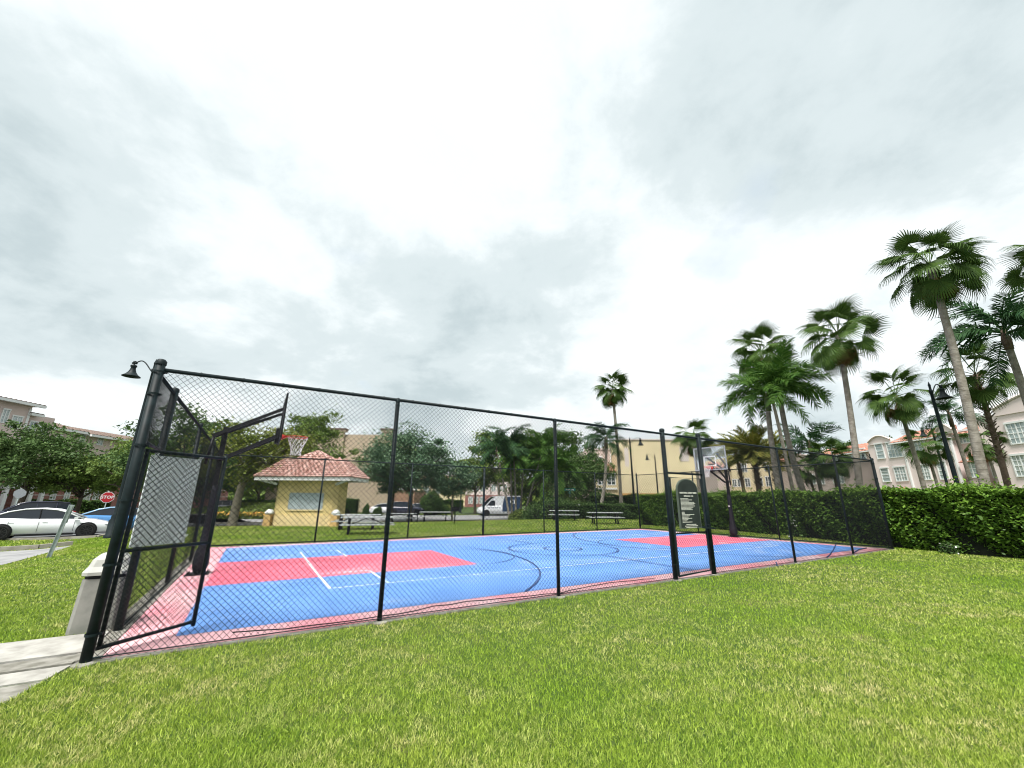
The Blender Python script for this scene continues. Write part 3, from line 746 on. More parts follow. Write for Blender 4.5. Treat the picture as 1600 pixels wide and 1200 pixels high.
for ln in lens:
    if ln > 0:
        x = ox + 0.075
        xe = x + ln * 0.95
        while x < xe - 0.015:
            w = r2.uniform(0.02, 0.075); w = min(w, xe - x)
            b.box(x, x + w, -0.043, -0.0405, z, z + 0.013); x += w + 0.009
    z -= 0.026
for ln in (.34, .44, .36):
    x = cxs - ln / 2
    while x < cxs + ln / 2:
        w = r2.uniform(0.02, 0.07); b.box(x, min(x + w, cxs + ln / 2), -0.043, -0.0405, z, z + 0.014); x += w + 0.009
    z -= 0.030
b.build('fine_print', M['sign_text'], sg)

# ------------------------------------------------------------------ basketball hoops
def hoop(name, label, x, y, face):
    """pole at court position x,y; face = +1 looks along +x of the court"""
    t = thing(name, label, 'basketball hoop', L(x, y, 0.012), TH + (0 if face > 0 else PI), 'basketball hoops')
    b = MB(); b.cbox((0, 0, 0.01), (0.42, 0.42, 0.02))
    for a in (-1, 1):
        for c in (-1, 1): b.tube([(a * .16, c * .16, .02), (a * .16, c * .16, .06)], .014, 6)
    b.bar((0, -.2, .05), (0, .2, .05), .02, .06); b.build('base_plate', M['blackmetal'], t)
    b = MB(); b.bar((0, 0, 0.02), (0, 0, 3.16), 0.10, 0.10); b.build('pole', M['blackmetal'], t)
    # padding: soft square sleeve with bulging foot
    b = MB(); prof = [(0.11, 0.0), (0.15, 0.08), (0.165, 0.20), (0.15, 0.36), (0.11, 0.52), (0.088, 0.9), (0.084, 1.4), (0.08, 1.76), (0.070, 1.78)]
    vs = []; fs = []
    n = 12
    for i, (r, z) in enumerate(prof):
        for k in range(n):
            a = 2 * PI * k / n + PI / 12; q = 1.0 / max(abs(math.cos(a)), abs(math.sin(a))) ** 0.55
            vs.append((r * q * math.cos(a) * 0.9 + 0.02, r * q * math.sin(a) * 0.85, 0.05 + z))
    for i in range(len(prof) - 1):
        for k in range(n): k2 = (k + 1) % n; fs.append((i * n + k, i * n + k2, (i + 1) * n + k2, (i + 1) * n + k))
    b.add(vs, fs); pad = b.build('pole_pad', M['pad'], t, True)
    for z in (0.18, 0.27, 0.36, 0.45, 0.55):
        b = MB(); s = 0.145 - (z - .18) * 0.10; b.tube([(s, -s * .8, z - .02), (s * 1.12, 0, z), (s, s * .8, z + .03)], 0.011, 5); b.build('pad_crease', M['pad'], pad, True)
    b = MB(); b.box(0.100, 0.106, -0.04, 0.04, 1.32, 1.37); b.build('pad_label', M['white'], pad)
    bx = 1.12
    for sy in (-0.10, 0.10):
        b = MB(); b.bar((-0.22, sy, 2.93), (bx - .03, sy * 3.6, 3.66), 0.05, 0.07); b.build('arm', M['blackmetal'], t)
        b = MB(); b.bar((0.02, sy, 2.42), (bx - .06, sy * 2.4, 3.02), 0.05, 0.07); b.build('arm', M['blackmetal'], t)
    b = MB(); b.tube([(-0.02, -.13, 2.42), (-0.02, .13, 2.42)], .03, 8); b.tube([(0.0, -.13, 3.02), (0, .13, 3.02)], .03, 8)
    b.tube([(-.2, 0, 2.95), (-.26, .0, 2.3)], .03, 8); b.build('pivot', M['blackmetal'], t, True)
    bb = bpy.data.objects.new('backboard', None); COL.objects.link(bb); bb.parent = t; bb.location = (bx, 0, 0)
    W2, z0, z1 = 0.80, 2.92, 3.98
    b = MB(); b.box(0, 0.012, -W2 + .03, W2 - .03, z0 + .03, z1 - .03); b.build('glass', M['glass'], bb)
    b = MB(); b.box(-0.018, 0.02, -W2, W2, z0, z0 + .045); b.box(-0.018, 0.02, -W2, W2, z1 - .045, z1)
    b.box(-0.018, 0.02, -W2, -W2 + .045, z0 + .046, z1 - .046); b.box(-0.018, 0.02, W2 - .045, W2, z0 + .046, z1 - .046); b.build('backboard_frame', M['signback'] if face < 0 else M['blackmetal'], bb)
    b = MB(); q = 0.30
    b.box(0.013, 0.016, -q, q, 3.10, 3.14); b.box(0.013, 0.016, -q, q, 3.52, 3.56); b.box(0.013, 0.016, -q, -q + .045, 3.141, 3.519); b.box(0.013, 0.016, q - .045, q, 3.141, 3.519)
    b.build('target_square', M['white'], bb)
    b = MB(); b.box(-0.10, -0.02, -0.11, 0.11, 2.86, 3.22); b.build('mount', M['blackmetal'], bb)
    rm = bpy.data.objects.new('rim', None); COL.objects.link(rm); rm.parent = t; rm.location = (bx + 0.02, 0, 3.05)
    b = MB(); rc = (0.15 + 0.2286, 0, 0)
    b.tube([(rc[0] + .2286 * math.cos(2 * PI * k / 24), .2286 * math.sin(2 * PI * k / 24), 0) for k in range(25)], 0.011, 6, False)
    b.add([(0, -.12, .03), (0, .12, .03), (0.17, .10, .005), (0.17, -.10, .005), (0, -.12, -.09), (0, .12, -.09)], [(0, 1, 2, 3), (0, 3, 4), (1, 5, 2), (4, 3, 2, 5)])
    b.build('rim_ring', M['rim'], rm, True)
    b = MB(); N = 12; prev = None
    rows = [(0.2286, 0), (0.205, -.08), (0.175, -.16), (0.145, -.24), (0.12, -.32), (0.115, -.40), (0.125, -.45)]
    for j in range(len(rows) - 1):
        for k in range(N):
            for dk in (0.5, -0.5):
                a0 = 2 * PI * (k + 0.5 * (j % 2)) / N; a1 = a0 + 2 * PI * dk / N
                r0, z0_ = rows[j]; r1, z1_ = rows[j + 1]
                b.tube([(rc[0] + r0 * math.cos(a0), r0 * math.sin(a0), z0_), (rc[0] + r1 * math.cos(a1), r1 * math.sin(a1), z1_)], 0.0055, 3, False)
    b.build('net', M['net'], rm)
    return t
# glass of the backboards
_m, _n, _l, _p = nt('backboard_glass'); _p.inputs['Base Color'].default_value = (0.85, 0.95, 0.95, 1); _p.inputs['Roughness'].default_value = 0.03
_p.inputs['Alpha'].default_value = 0.08; _p.inputs['Specular IOR Level'].default_value = 0.8
M['glass'] = _m
hoop('basketball_hoop', 'black padded basketball hoop nearest the open gate, rim seen side on', 0.38, 5.43, 1)
hoop('basketball_hoop', 'far basketball hoop in front of the tall hedge, behind the rules sign', 20.0, 5.43, -1)

# ------------------------------------------------------------------ street lamps
def lamp_meshes(H=6.1):  # scaled up with the whole lamp below
    b = MB()
    b.lathe([(0.20, 0), (0.20, 0.08), (0.16, 0.12), (0.16, 0.55), (0.12, 0.62), (0.13, 0.68), (0.085, 0.78), (0.082, 1.6), (0.078, 2.8), (0.066, 4.4), (0.055, H - 0.25), (0.075, H - 0.22), (0.075, H - 0.16), (0.045, H - 0.10),
             (0.04, H + 0.08), (0.055, H + 0.10), (0.03, H + 0.18), (0.012, H + 0.26), (0.001, H + 0.28)], n=14)
    pole = b
    a = MB(); pts = []
    for k in range(13):
        s = k / 12; pts.append((0.05 + 0.78 * s, 0, H - 0.10 + 0.26 * math.sin((s - 0.25) * PI * 1.05) + 0.06))
    a.tube(pts, 0.022, 7); a.tube([(-0.16, 0, H - .14), (0.1, 0, H - .12)], .018, 6)
    ex, ez = pts[-1][0], pts[-1][2]
    a.tube([(ex - .05, 0, ez), (ex + .12, 0, ez + .02)], .04, 7)
    h = MB()
    h.lathe([(0.001, 0.10), (0.05, 0.09), (0.05, 0.02), (0.03, 0.0), (0.03, -0.05), (0.09, -0.07), (0.105, -0.12), (0.075, -0.16), (0.085, -0.24), (0.12, -0.34), (0.18, -0.43), (0.27, -0.50), (0.285, -0.52), (0.26, -0.515), (0.16, -0.44), (0.08, -0.36), (0.001, -0.34)],
            (ex + .04, 0, ez), 18)
    return pole, a, h
_pl, _ar, _hd = lamp_meshes()
def street_lamp(X, Y, z, az, label, first=[None]):
    if first[0] is None:
        t = thing('street_lamp', label, 'street lamp', (X, Y, z), az, 'black street lamps with bell shades'); t.scale = (1.197,) * 3
        _pl.build('lamp_pole', M['fence'], t, True); _ar.build('lamp_arm', M['fence'], t, True); _hd.build('lamp_shade', M['fence'], t, True)
        first[0] = t
        return t
    t = copy_tree(first[0], None, label); t.location = (X, Y, z); t.rotation_euler = (0, 0, az); return t
def lamp_at(u, v, H=7.3, zb=0.0):
    d = ray(u, v); p = d * ((H + zb - EYE) / d.z) + Vector((0, 0, EYE)); return p
for (u, v, az, lab) in [
    (1453, 606, 20, 'nearest tall street lamp behind the right end of the hedge'),
    (1457, 674, 190, 'street lamp just left of the nearest one, its arm pointing left'),
    (1359, 712, 190, 'slim street lamp beside the far right corner of the fence'),
    (984, 688, 0, 'street lamp standing against the left part of the blank yellow wall'),
    (1023, 713, 180, 'street lamp against the middle of the blank yellow wall, arm to left'),
    (242, 572, 175, 'street lamp whose bell shade pokes out beside the tall corner fence post')]:
    p = lamp_at(u, v); street_lamp(p.x, p.y, 0, rad(az), lab)
p = lamp_at(722, 728, 6.85); street_lamp(p.x, p.y, -.45, rad(80), 'distant street lamp beside the pale street left of the van')

# ------------------------------------------------------------------ kiosk
kio = thing('kiosk', 'small yellow pavilion with terracotta hip roof behind the court', 'kiosk', (-12.42, 26.45, float(ground_z(-12.5, 26.4))), rad(-1.0))
kw, kd = 1.90, 0.85
def chamf(w, d, c): return [(-w + c, -d), (w - c, -d), (w, -d + c), (w, d - c), (w - c, d), (-w + c, d), (-w, d - c), (-w, -d + c)]
b = MB(); b.prism(chamf(kw, kd, 0.22), 0.0, 2.75); b.build('wall', M['kiosk_yellow'], kio)
b = MB(); b.prism(chamf(kw + .05, kd + .05, 0.23), 0.0, 0.62); b.build('wall_base', M['kiosk_base'], kio)
for sx in (-1, 1):
    b = MB(); b.box(sx * 1.99 - .20, sx * 1.99 + .20, -1.12, -.72, 0, 0.66); b.build('corner_pier', M['kiosk_orange'], kio)
    b = MB(); b.lathe([(0.18, 0.664), (0.24, 0.70), (0.26, 0.77), (0.19, 0.87), (0.10, 0.95), (0.001, 0.97)], (sx * 1.99, -.92, 0), 14); b.build('pier_cap', M['white'], kio, True)
b = MB(); b.box(-.98, 1.12, -kd - .02, -kd - .001, 0.95, 1.92); b.build('shutter', M['shutter'], kio)
b = MB(); b.box(-1.03, 1.17, -kd - .05, -kd - .001, 0.87, 0.945); b.build('window_sill', M['kiosk_base'], kio)
ew, ed, ez = 2.86, 1.5, 2.72
b = MB(); b.box(-ew, ew, -ed, ed, ez - .02, ez + .02); b.box(-ew - .03, ew + .03, -ed - .03, -ed, ez - .10, ez + .10); b.box(-ew - .03, ew + .03, ed, ed + .03, ez - .10, ez + .10)
b.box(-ew - .03, -ew, -ed, ed, ez - .10, ez + .10); b.box(ew, ew + .03, -ed, ed, ez - .10, ez + .10); b.build('fascia', M['trim'], kio)
for sx in (-1, 1):
    b = MB(); b.bar((sx * 1.8, -.9, 2.42), (sx * 2.7, -1.4, ez - .05), .10, .14); b.build('bracket', M['trim'], kio)
def tiled_hip(parent, hw, hd, z0, tw, td, z1, rows, m, base_mat, name='roof', tile_w=0.24):
    """hip roof: solid deck, each course of barrel tiles as relief; whole thing one part"""
    b = MB(); b.mi = 0
    c0 = [(-hw, -hd), (hw, -hd), (hw, hd), (-hw, hd)]; c1 = [(-tw, -td), (tw, -td), (tw, td), (-tw, td)]
    b.add([(x, y, z0) for x, y in c0] + [(x, y, z1) for x, y in c1], [(0, 3, 2, 1), (4, 5, 6, 7)] + [(i, (i + 1) % 4, 4 + (i + 1) % 4, 4 + i) for i in range(4)])
    deck = b.build(name, m, parent)
    t = MB()
    for s in range(4):
        a0, a1 = Vector((*c0[s], z0)), Vector((*c0[(s + 1) % 4], z0)); d0, d1 = Vector((*c1[s], z1)), Vector((*c1[(s + 1) % 4], z1))
        nrm = (a1 - a0).cross(d0 - a0).normalized()
        for r in range(rows):
            f0, f1 = r / rows, (r + 1.12) / rows
            f1 = min(f1, 1.0)
            l0, l1 = a0.lerp(d0, f0), a1.lerp(d1, f0); u0, u1 = a0.lerp(d0, f1), a1.lerp(d1, f1)
            n = max(1, int((l1 - l0).length / tile_w))
            for k in range(n):
                # width centre positions keep vertical columns
                q0, q1 = k / n, (k + 1) / n
                A0, A1 = l0.lerp(l1, q0), l0.lerp(l1, q1)
                B0, B1 = u0.lerp(u1, q0), u0.lerp(u1, q1)
                mA, mB = (A0 + A1) / 2 + nrm * 0.11, (B0 + B1) / 2 + nrm * 0.035
                e0, e1 = A0 + nrm * .012, A1 + nrm * .012
                qa, qb = A0.lerp(A1, .2) + nrm * .088, A0.lerp(A1, .8) + nrm * .088
                ra, rb = B0.lerp(B1, .2) + nrm * .022, B0.lerp(B1, .8) + nrm * .022
                t.add([e0, qa, mA, qb, e1, B0, ra, mB, rb, B1], [(0, 5, 6, 1), (1, 6, 7, 2), (2, 7, 8, 3), (3, 8, 9, 4), (0, 1, 2, 3, 4)])
        # ridge caps
        t.tube([a1 + Vector((0, 0, .05)), d1 + Vector((0, 0, .06))], 0.075, 6)
    o = t.build('roof_tiles', m, deck); o['kind'] = 'stuff'
    return deck
tiled_hip(kio, ew + .06, ed + .06, ez + .10, 1.62, .5, 3.98, 9, M['tile_pale'], M['tile'])
tiled_hip(kio, .95, .62, 3.96, 0.05, 0.05, 4.45, 4, M['tile_pale'], M['tile'], 'upper_roof')
b = MB(); b.box(-1.5, 1.5, -.42, .42, 3.95, 4.02); b.build('roof_cap', M['tile'], kio)

# ------------------------------------------------------------------ picnic tables
def picnic_mesh(t):
    for i, y in enumerate((-0.30, -0.10, 0.10, 0.30)):
        b = MB(); b.cbox((0, y, 0.745), (2.4, 0.185, 0.04)); b.build('top_plank', M['bench_top'], t)
    for y in (-0.78, -0.60, 0.60, 0.78):
        b = MB(); b.cbox((0, y, 0.44), (2.4, 0.165, 0.04)); b.build('seat_plank', M['bench_top'], t)
    for x in (-0.82, 0.82):
        b = MB()
        b.bar((x, -0.42, 0), (x, -0.30, 0.72), 0.06, 0.09); b.bar((x, 0.42, 0), (x, 0.30, 0.72), 0.06, 0.09)
        b.bar((x, -0.86, 0.40), (x, 0.86, 0.40), 0.05, 0.06); b.bar((x, -0.38, 0.70), (x, 0.38, 0.70), 0.05, 0.05)
        b.bar((x, -.5, .02), (x, .5, .02), .06, .05)
        b.build('leg_frame', M['blackmetal'], t)
    b = MB(); b.bar((-0.80, 0, 0.40), (-0.05, 0, 0.71), 0.035, 0.035); b.bar((0.80, 0, 0.40), (0.05, 0, 0.71), 0.035, 0.035); b.build('brace', M['blackmetal'], t)
M['bench_top'] = mat('pale_grey_bench', (0.40, 0.42, 0.42), 0.55, 0.12, 6)
tabs = [((-6.75, 20.3), 18, 'picnic table nearest the court, in front of the kiosk corner'),
        ((-8.3, 23.2), 14, 'picnic table just behind the nearest one, beside the kiosk'),
        ((-5.9, 33.3), 8, 'picnic table between the far tree and the first grill'),
        ((-8.9, 34.5), -6, 'picnic table standing under the tree right of the kiosk'),
        ((4.35, 35.0), -12, 'picnic table just left of the white post, by the low hedge'),
        ((6.6, 30.2), -2, 'long picnic table right of the white post, by the low hedge')]
first_tab = None
for (x, y), a, lab in tabs:
    z = float(ground_z(x, y))
    if first_tab is None:
        first_tab = thing('picnic_table', lab, 'picnic table', (x, y, z), rad(a), 'picnic tables on the lawn behind the court'); picnic_mesh(first_tab)
    else:
        t = copy_tree(first_tab, None, lab); t.location = (x, y, z); t.rotation_euler = (0, 0, rad(a))
tg = None
for (x, y), lab in [((-3.75, 28.6), 'park grill on a post nearer the street lamp and van'), ((-8.0, 36.6), 'park grill on a post beside the far tree trunks')]:
    z = float(ground_z(x, y))
    if tg is None:
        tg = thing('park_grill', lab, 'grill', (x, y, z), rad(20), 'charcoal grills on posts')
        b = MB(); b.tube([(0, 0, -.05), (0, 0, .80)], .04, 8); b.build('grill_post', M['blackmetal'], tg, True)
        b = MB(); b.box(-.27, .27, -.2, .2, .80, .83); b.box(-.27, .27, .17, .2, .831, 1.08); b.box(-.27, -.24, -.2, .169, .831, 1.06); b.box(.24, .27, -.2, .169, .831, 1.06); b.build('firebox', M['blackmetal'], tg)
        b = MB()
        for k in range(8): b.tube([(-.23 + k * .066, -.2, .99), (-.23 + k * .066, .17, .99)], .008, 5)
        b.build('grate', M['blackmetal'], tg)
    else:
        t = copy_tree(tg, None, lab); t.location = (x, y, z)

# white bollard post
p = G(905, 815, -.3)
t = thing('bollard_post', 'white square post standing between two picnic tables', 'post', (p.x, p.y, float(ground_z(p.x, p.y))), 0.2)
b = MB(); b.cbox((0, 0, .6), (.20, .20, 1.2)); b.build('shaft', M['white'], t)
b = MB(); b.cbox((0, 0, 1.23), (.26, .26, .06)); b.lathe([(.12, 1.262), (.08, 1.33), (.001, 1.40)], n=10); b.build('cap', M['white'], t)
p = A(891, 790, 46)
t = thing('street_name_sign', 'green street name sign on a thin pole above the shrubs', 'sign', (p.x, p.y, -.45), 0.1)
b = MB(); b.tube([(0, 0, 0), (0, 0, 3.0)], .035, 8); b.build('sign_pole', M['galv'], t, True)
b = MB(); b.box(-.62, .62, -.02, .02, 2.98, 3.26); b.build('sign_blade', M['green_sign'], t)
b = MB(); b.box(-.45, -.30, -.03, -.021, 3.06, 3.18); b.box(-.24, .05, -.03, -.021, 3.06, 3.18); b.box(.12, .45, -.03, -.021, 3.06, 3.18); b.build('street_name', M['white'], t)
b = MB(); b.box(-.02, .02, -.5, .5, 2.68, 2.94); b.build('cross_blade', M['green_sign'], t)

# ------------------------------------------------------------------ stop sign, sign back, leaning stake, bin
def octagon(r): return [(r * math.cos(rad(22.5 + 45 * k)), r * math.sin(rad(22.5 + 45 * k))) for k in range(8)]
def oct_sign(name, label, X, Y, zg, zc, az, back):
    t = thing(name, label, 'sign', (X, Y, zg), az)
    b = MB(); b.tube([(0, 0.03, 0), (0, 0.03, zc - zg + .35)], .028, 8); b.build('sign_pole', M['galv'], t, True)
    h = zc - zg
    b = MB(); b.xprism([(x, z + h) for x, z in octagon(0.33)], -.006, 0.004); b.build('sign_plate', M['signback'] if back else M['white'], t)
    if not back:
        b = MB(); b.xprism([(x, z + h) for x, z in octagon(0.305)], -.010, -.0065); b.build('sign_face', M['red_sign'], t)
        text_obj('STOP', 0.235, M['white'], t, (0, -0.013, h), (rad(90), 0, 0), offset=0.006)
    return t
p = A(168, 777, 25.5); az = math.atan2(p.y, p.x) - PI / 2
oct_sign('stop_sign', 'red octagonal stop sign with white lettering above the blue car', p.x, p.y, -.45, p.z, az, False)
p = A(31, 771, 31); az = math.atan2(p.y, p.x) - PI / 2
oct_sign('stop_sign', 'plain grey back of an octagonal sign behind the dark car', p.x, p.y, -.45, p.z, az + 0.1, True)
p = G(75, 873, -.28)
t = thing('marker_post', 'grey steel marker post leaning over the left lawn', 'post', (p.x, p.y, float(ground_z(p.x, p.y)) - .1), 0)
t.rotation_euler = (0.0, rad(6), rad(35))
b = MB(); b.xprism([(-.035, 0), (.035, 0), (.035, 1.66), (-.035, 1.66)], -.01, .01); b.box(-.05, -.0355, -.035, .012, 0, 1.66); b.box(.0355, .05, -.035, .012, 0, 1.66); b.build('channel', M['galv'], t)
b = MB(); b.box(-.07, .07, .045, .055, 1.12, 1.68); b.build('marker_plate', M['galv'], t)

bp_ = L(-0.27, 1.46)
t = thing('litter_bin', 'grey concrete litter bin with pale domed lid behind the corner post', 'bin', (bp_.x, bp_.y, 0.0), TH)
b = MB()
def sqring(w, z, c): return [(x, y, z) for x, y in chamf(w, w, c)]
vs = sqring(.225, 0, .04) + sqring(.205, .60, .04)
b.add(vs, [tuple(reversed(range(8))), tuple(range(8, 16))] + [(i, (i + 1) % 8, 8 + (i + 1) % 8, 8 + i) for i in range(8)]); b.build('bin_body', M['bin'], t)
b = MB(); b.prism(chamf(.19, .19, .04), .602, .64); b.build('bin_liner', M['blackmetal'], t)
b = MB(); rings = [(.225, .642), (.228, .68), (.19, .74), (.165, .82), (.11, .88), (.03, .90)]
vs = []; 
for r, z in rings: vs += sqring(r, z, r * .3)
fs = [(i * 8 + k, i * 8 + (k + 1) % 8, (i + 1) * 8 + (k + 1) % 8, (i + 1) * 8 + k) for i in range(len(rings) - 1) for k in range(8)]
b.add(vs, fs + [tuple(range(40, 48))]); b.build('bin_lid', M['bin_lid'], t)

# ------------------------------------------------------------------ vehicles
def car(name, label, X, Y, z, az, paint, kind='sedan', roofm=None, group=None):
    t = thing(name, label, 'car' if kind != 'van' else 'van', (X, Y, z), az, group)
    if kind == 'sedan':
        Ln, hw = 4.95, 0.94
        st = [(-2.47, .42, .78, .62), (-2.40, .28, .93, .80), (-2.1, .22, 1.02, .90), (-1.5, .20, 1.03, .94), (-.6, .18, .98, .94), (.5, .18, .96, .94), (1.05, .19, .94, .94), (1.6, .20, .88, .93), (2.1, .22, .76, .88), (2.38, .26, .64, .76), (2.48, .34, .52, .60)]
        prof = [(1.25, .93), (.55, 1.27), (.20, 1.38), (-.35, 1.44), (-.9, 1.42), (-1.4, 1.31), (-2.05, 1.03)]
        wx, wr, rw = (1.46, -1.48), .355, .62
    elif kind == 'suv':
        Ln, hw = 4.75, 0.94
        st = [(-2.37, .40, .80, .70), (-2.32, .28, 1.02, .86), (-2.1, .24, 1.08, .92), (-1.2, .22, 1.08, .94), (0, .20, 1.06, .94), (1.0, .21, 1.05, .94), (1.6, .22, 1.0, .93), (2.1, .24, .90, .88), (2.34, .30, .74, .74), (2.38, .40, .60, .60)]
        prof = [(1.25, 1.05), (.55, 1.52), (.1, 1.64), (-1.2, 1.66), (-1.9, 1.58), (-2.28, 1.08)]
        wx, wr, rw = (1.42, -1.42), .37, .66
    else:
        Ln, hw = 5.6, 1.0
        st = [(-2.9, .40, 1.3, .96), (-2.85, .30, 1.3, 1.0), (-1, .25, 1.3, 1.02), (1.0, .25, 1.3, 1.02), (1.7, .26, 1.28, 1.0), (2.2, .28, 1.15, .98), (2.7, .32, 1.02, .88), (2.85, .42, .80, .72)]
        prof = [(2.25, 1.14), (1.35, 2.05), (.8, 2.40), (-.5, 2.52), (-2.8, 2.52), (-2.88, 1.28)]
        wx, wr, rw = (1.95, -1.75), .37, .92
    b = MB(); rings = []
    for (x, zb, zt, w) in st:
        zm = (zb + zt) / 2
        half = [(w * .80, zb), (w * .97, zb + .10), (w * 1.0, zm), (w * .985, zt - .10), (w * .90, zt - .015), (w * .5, zt + .02)]
        rings.append([(x, y, zz_) for y, zz_ in half] + [(x, -y, zz_) for y, zz_ in reversed(half)])
    n = 12
    vs = [v for r in rings for v in r]
    fs = [(i * n + k, i * n + (k + 1) % n, (i + 1) * n + (k + 1) % n, (i + 1) * n + k) for i in range(len(st) - 1) for k in range(n)]
    fs += [tuple(reversed(range(n))), tuple(range((len(st) - 1) * n, len(st) * n))]
    b.add(vs, fs); body = b.build('body', paint, t, True)
    # greenhouse
    zbelt = min(prof[0][1], prof[-1][1]) - .04; ztop = max(q for _, q in prof)
    def wid(zv, extra=0): f = (zv - zbelt) / (ztop - zbelt); return (hw * .90) * (1 - f) + rw * f + extra
    g = MB(); r = MB()
    for i in range(len(prof) - 1):
        (xa, za), (xb, zb_) = prof[i], prof[i + 1]
        quad = [(xa, wid(za), za), (xb, wid(zb_), zb_), (xb, -wid(zb_), zb_), (xa, -wid(za), za)]
        slope = abs(zb_ - za) / (abs(xb - xa) + 1e-6)
        if slope > 0.33 and not (kind == 'van' and i > 1): g.add(quad, [(0, 1, 2, 3)])
        else: r.add(quad + [(x, y, q - .03) for x, y, q in quad], [(0, 1, 2, 3), (4, 7, 6, 5), (0, 4, 5, 1), (1, 5, 6, 2), (2, 6, 7, 3), (3, 7, 4, 0)])
    for s in (1, -1):
        side = [(x, s * wid(q), q) for x, q in prof] + [(prof[-1][0], s * wid(zbelt), zbelt), (prof[0][0], s * wid(zbelt), zbelt)]
        (g if kind != 'van' else r).add(side, [tuple(range(len(side))) if s > 0 else tuple(reversed(range(len(side))))])
    g.build('glass', M['carglass'], t)
    r.build('roof', roofm or paint, t)
    # pillars and roof rails along the sides
    pb = MB()
    for s in (1, -1):
        pts = [(x, s * wid(q, .008), q + .004) for x, q in prof]
        rb = MB(); rb.tube(pts, .034 if kind != 'van' else .02, 5); rb.build('roof_rail', roofm or paint, t, True)
        if kind != 'van':
            for xm in ((-.32,) if kind == 'sedan' else (-.25, -1.25)):
                zt = np.interp(-xm, [-q[0] for q in prof], [q[1] for q in prof]); pb.tube([(xm, s * wid(zbelt, .006), zbelt + .02), (xm - .05, s * wid(zt, .004), zt)], .028, 4)
    pb.build('pillar', M['blackmetal'] if kind == 'sedan' and roofm is None else paint, t)
    if kind == 'van':
        for s in (1, -1):
            b = MB(); b.add([(1.95, s * 1.01, 1.30), (1.38, s * .985, 1.90), (.85, s * .985, 1.90), (.85, s * 1.01, 1.30)], [(0, 1, 2, 3) if s > 0 else (3, 2, 1, 0)])
            b.build('door_window', M['carglass'], t)
            b = MB(); b.box(-2.86, -.15, s * 1.035 - .006, s * 1.035 + .006, .55, 1.36)
            y0, y1 = s * (1.02), s * .935
            b.add([(-2.84, s * 1.035, 1.36), (-.15, s * 1.035, 1.36), (-.45, s * .975, 2.38), (-2.84, s * .975, 2.38)], [(0, 1, 2, 3) if s > 0 else (3, 2, 1, 0)])
            wr_ = b.build('side_wrap', M['van_blue'], t)
            e = text_obj('CF', 0.75, M['white'], wr_, (-1.6, s * 1.03, 1.75), (rad(85 if s < 0 else 95), 0, 0 if s < 0 else PI), offset=0.01)
            e.rotation_euler = (rad(87), 0, 0) if s < 0 else (rad(87), 0, PI)
            for k in range(7):
                b = MB(); b.box(1.75 - k * .26, 1.75 - k * .26 + .13, s * 1.026 - .004, s * 1.026 + .004, .98, 1.10 + .03 * (k % 2)); b.build('decal', M['van_blue'], t)
    # door lines, handles, lamps
    if kind != 'van':
        for s in (1, -1):
            for x in (.95, -.30, -1.30):
                b = MB(); b.box(x - .006, x + .006, s * hw * 1.0 - .003, s * hw * 1.0 + .003, .34, .86); b.build('door_seam', M['blackmetal'], t)
            for x in (.0, -1.12):
                b = MB(); b.bar((x, s * (hw * .985), .80), (x - .18, s * (hw * .985), .805), .03, .025); b.build('door_handle', paint, t)
            b = MB(); b.cbox((0.98, s * (hw + .05), .98), (.14, .18, .11)); b.build('mirror', paint, t)
            b = MB(); b.add([(1.72, s * .955, .62), (2.05, s * .93, .62), (1.98, s * .94, .70), (1.72, s * .957, .69)] if False else [(1.18, s * (hw + .004), .70), (1.42, s * (hw + .004), .70), (1.42, s * (hw + .004), .74), (1.14, s * (hw + .004), .74)], [(0, 1, 2, 3) if s < 0 else (3, 2, 1, 0)]); b.build('side_vent', M['blackmetal'], t)
            b = MB(); b.box(-1.0, 1.0, s * (hw - .01) - .02, s * (hw - .01) + .02, .17, .26); b.build('side_sill', M['blackmetal'], t)
    for s in (1, -1):
        fx = st[-3][0]; zt = st[-3][2]
        b = MB(); b.tube([(fx - .10, s * st[-3][3] * .97, zt - .10), (fx + .16, s * (st[-3][3] - .06), zt - .14), (fx + .30, s * (st[-2][3] - .06), zt - .18)], [.02, .055, .03], 6); b.build('headlight', M['headlamp'], t, True)
        b = MB(); b.tube([(st[1][0] - .04, s * .52, st[1][2] - .12), (st[1][0] - .03, s * .80, st[1][2] - .10), (st[2][0] - .08, s * .90, st[1][2] - .06)], .05, 6); b.build('tail_light', M['taillamp'], t)
    for x in wx:
        for s in (1, -1):
            y = s * (hw - .06)
            b = MB(); b.lathe([(wr + .05, s * (hw * 1.005) - y + s * .002), (0.001, s * (hw * 1.005) - y + s * .0025)], (0, 0, 0), 20, 'y'); b.build('wheel_arch', M['blackmetal'], t, False, (x, y, wr + .01))
            wh = bpy.data.objects.new('wheel', None); COL.objects.link(wh); wh.parent = t; wh.location = (x, s * (hw - .09), wr)
            b = MB(); b.lathe([(wr * .66, -.1), (wr * .95, -.11), (wr, -.08), (wr, .08), (wr * .95, .11), (wr * .66, .105), (wr * .64, .02), (0.01, .0)] if s > 0 else [(wr * .66, .1), (wr * .95, .11), (wr, .08), (wr, -.08), (wr * .95, -.11), (wr * .66, -.105), (wr * .64, -.02), (0.01, 0)], (0, 0, 0), 22, 'y'); b.build('tyre', M['tyre'], wh, True)
            b = MB()
            for k in range(10):
                a = 2 * PI * k / 10; b.bar((.04 * math.cos(a), s * .10, .04 * math.sin(a)), (wr * .66 * math.cos(a), s * .095, wr * .66 * math.sin(a)), .02, .025)
            b.lathe([(wr * .70, s * .10), (wr * .70, s * .115), (wr * .63, s * .115), (wr * .63, s * .10)], (0, 0, 0), 22, 'y'); b.build('rim', M['rimdark'], wh)
    return t
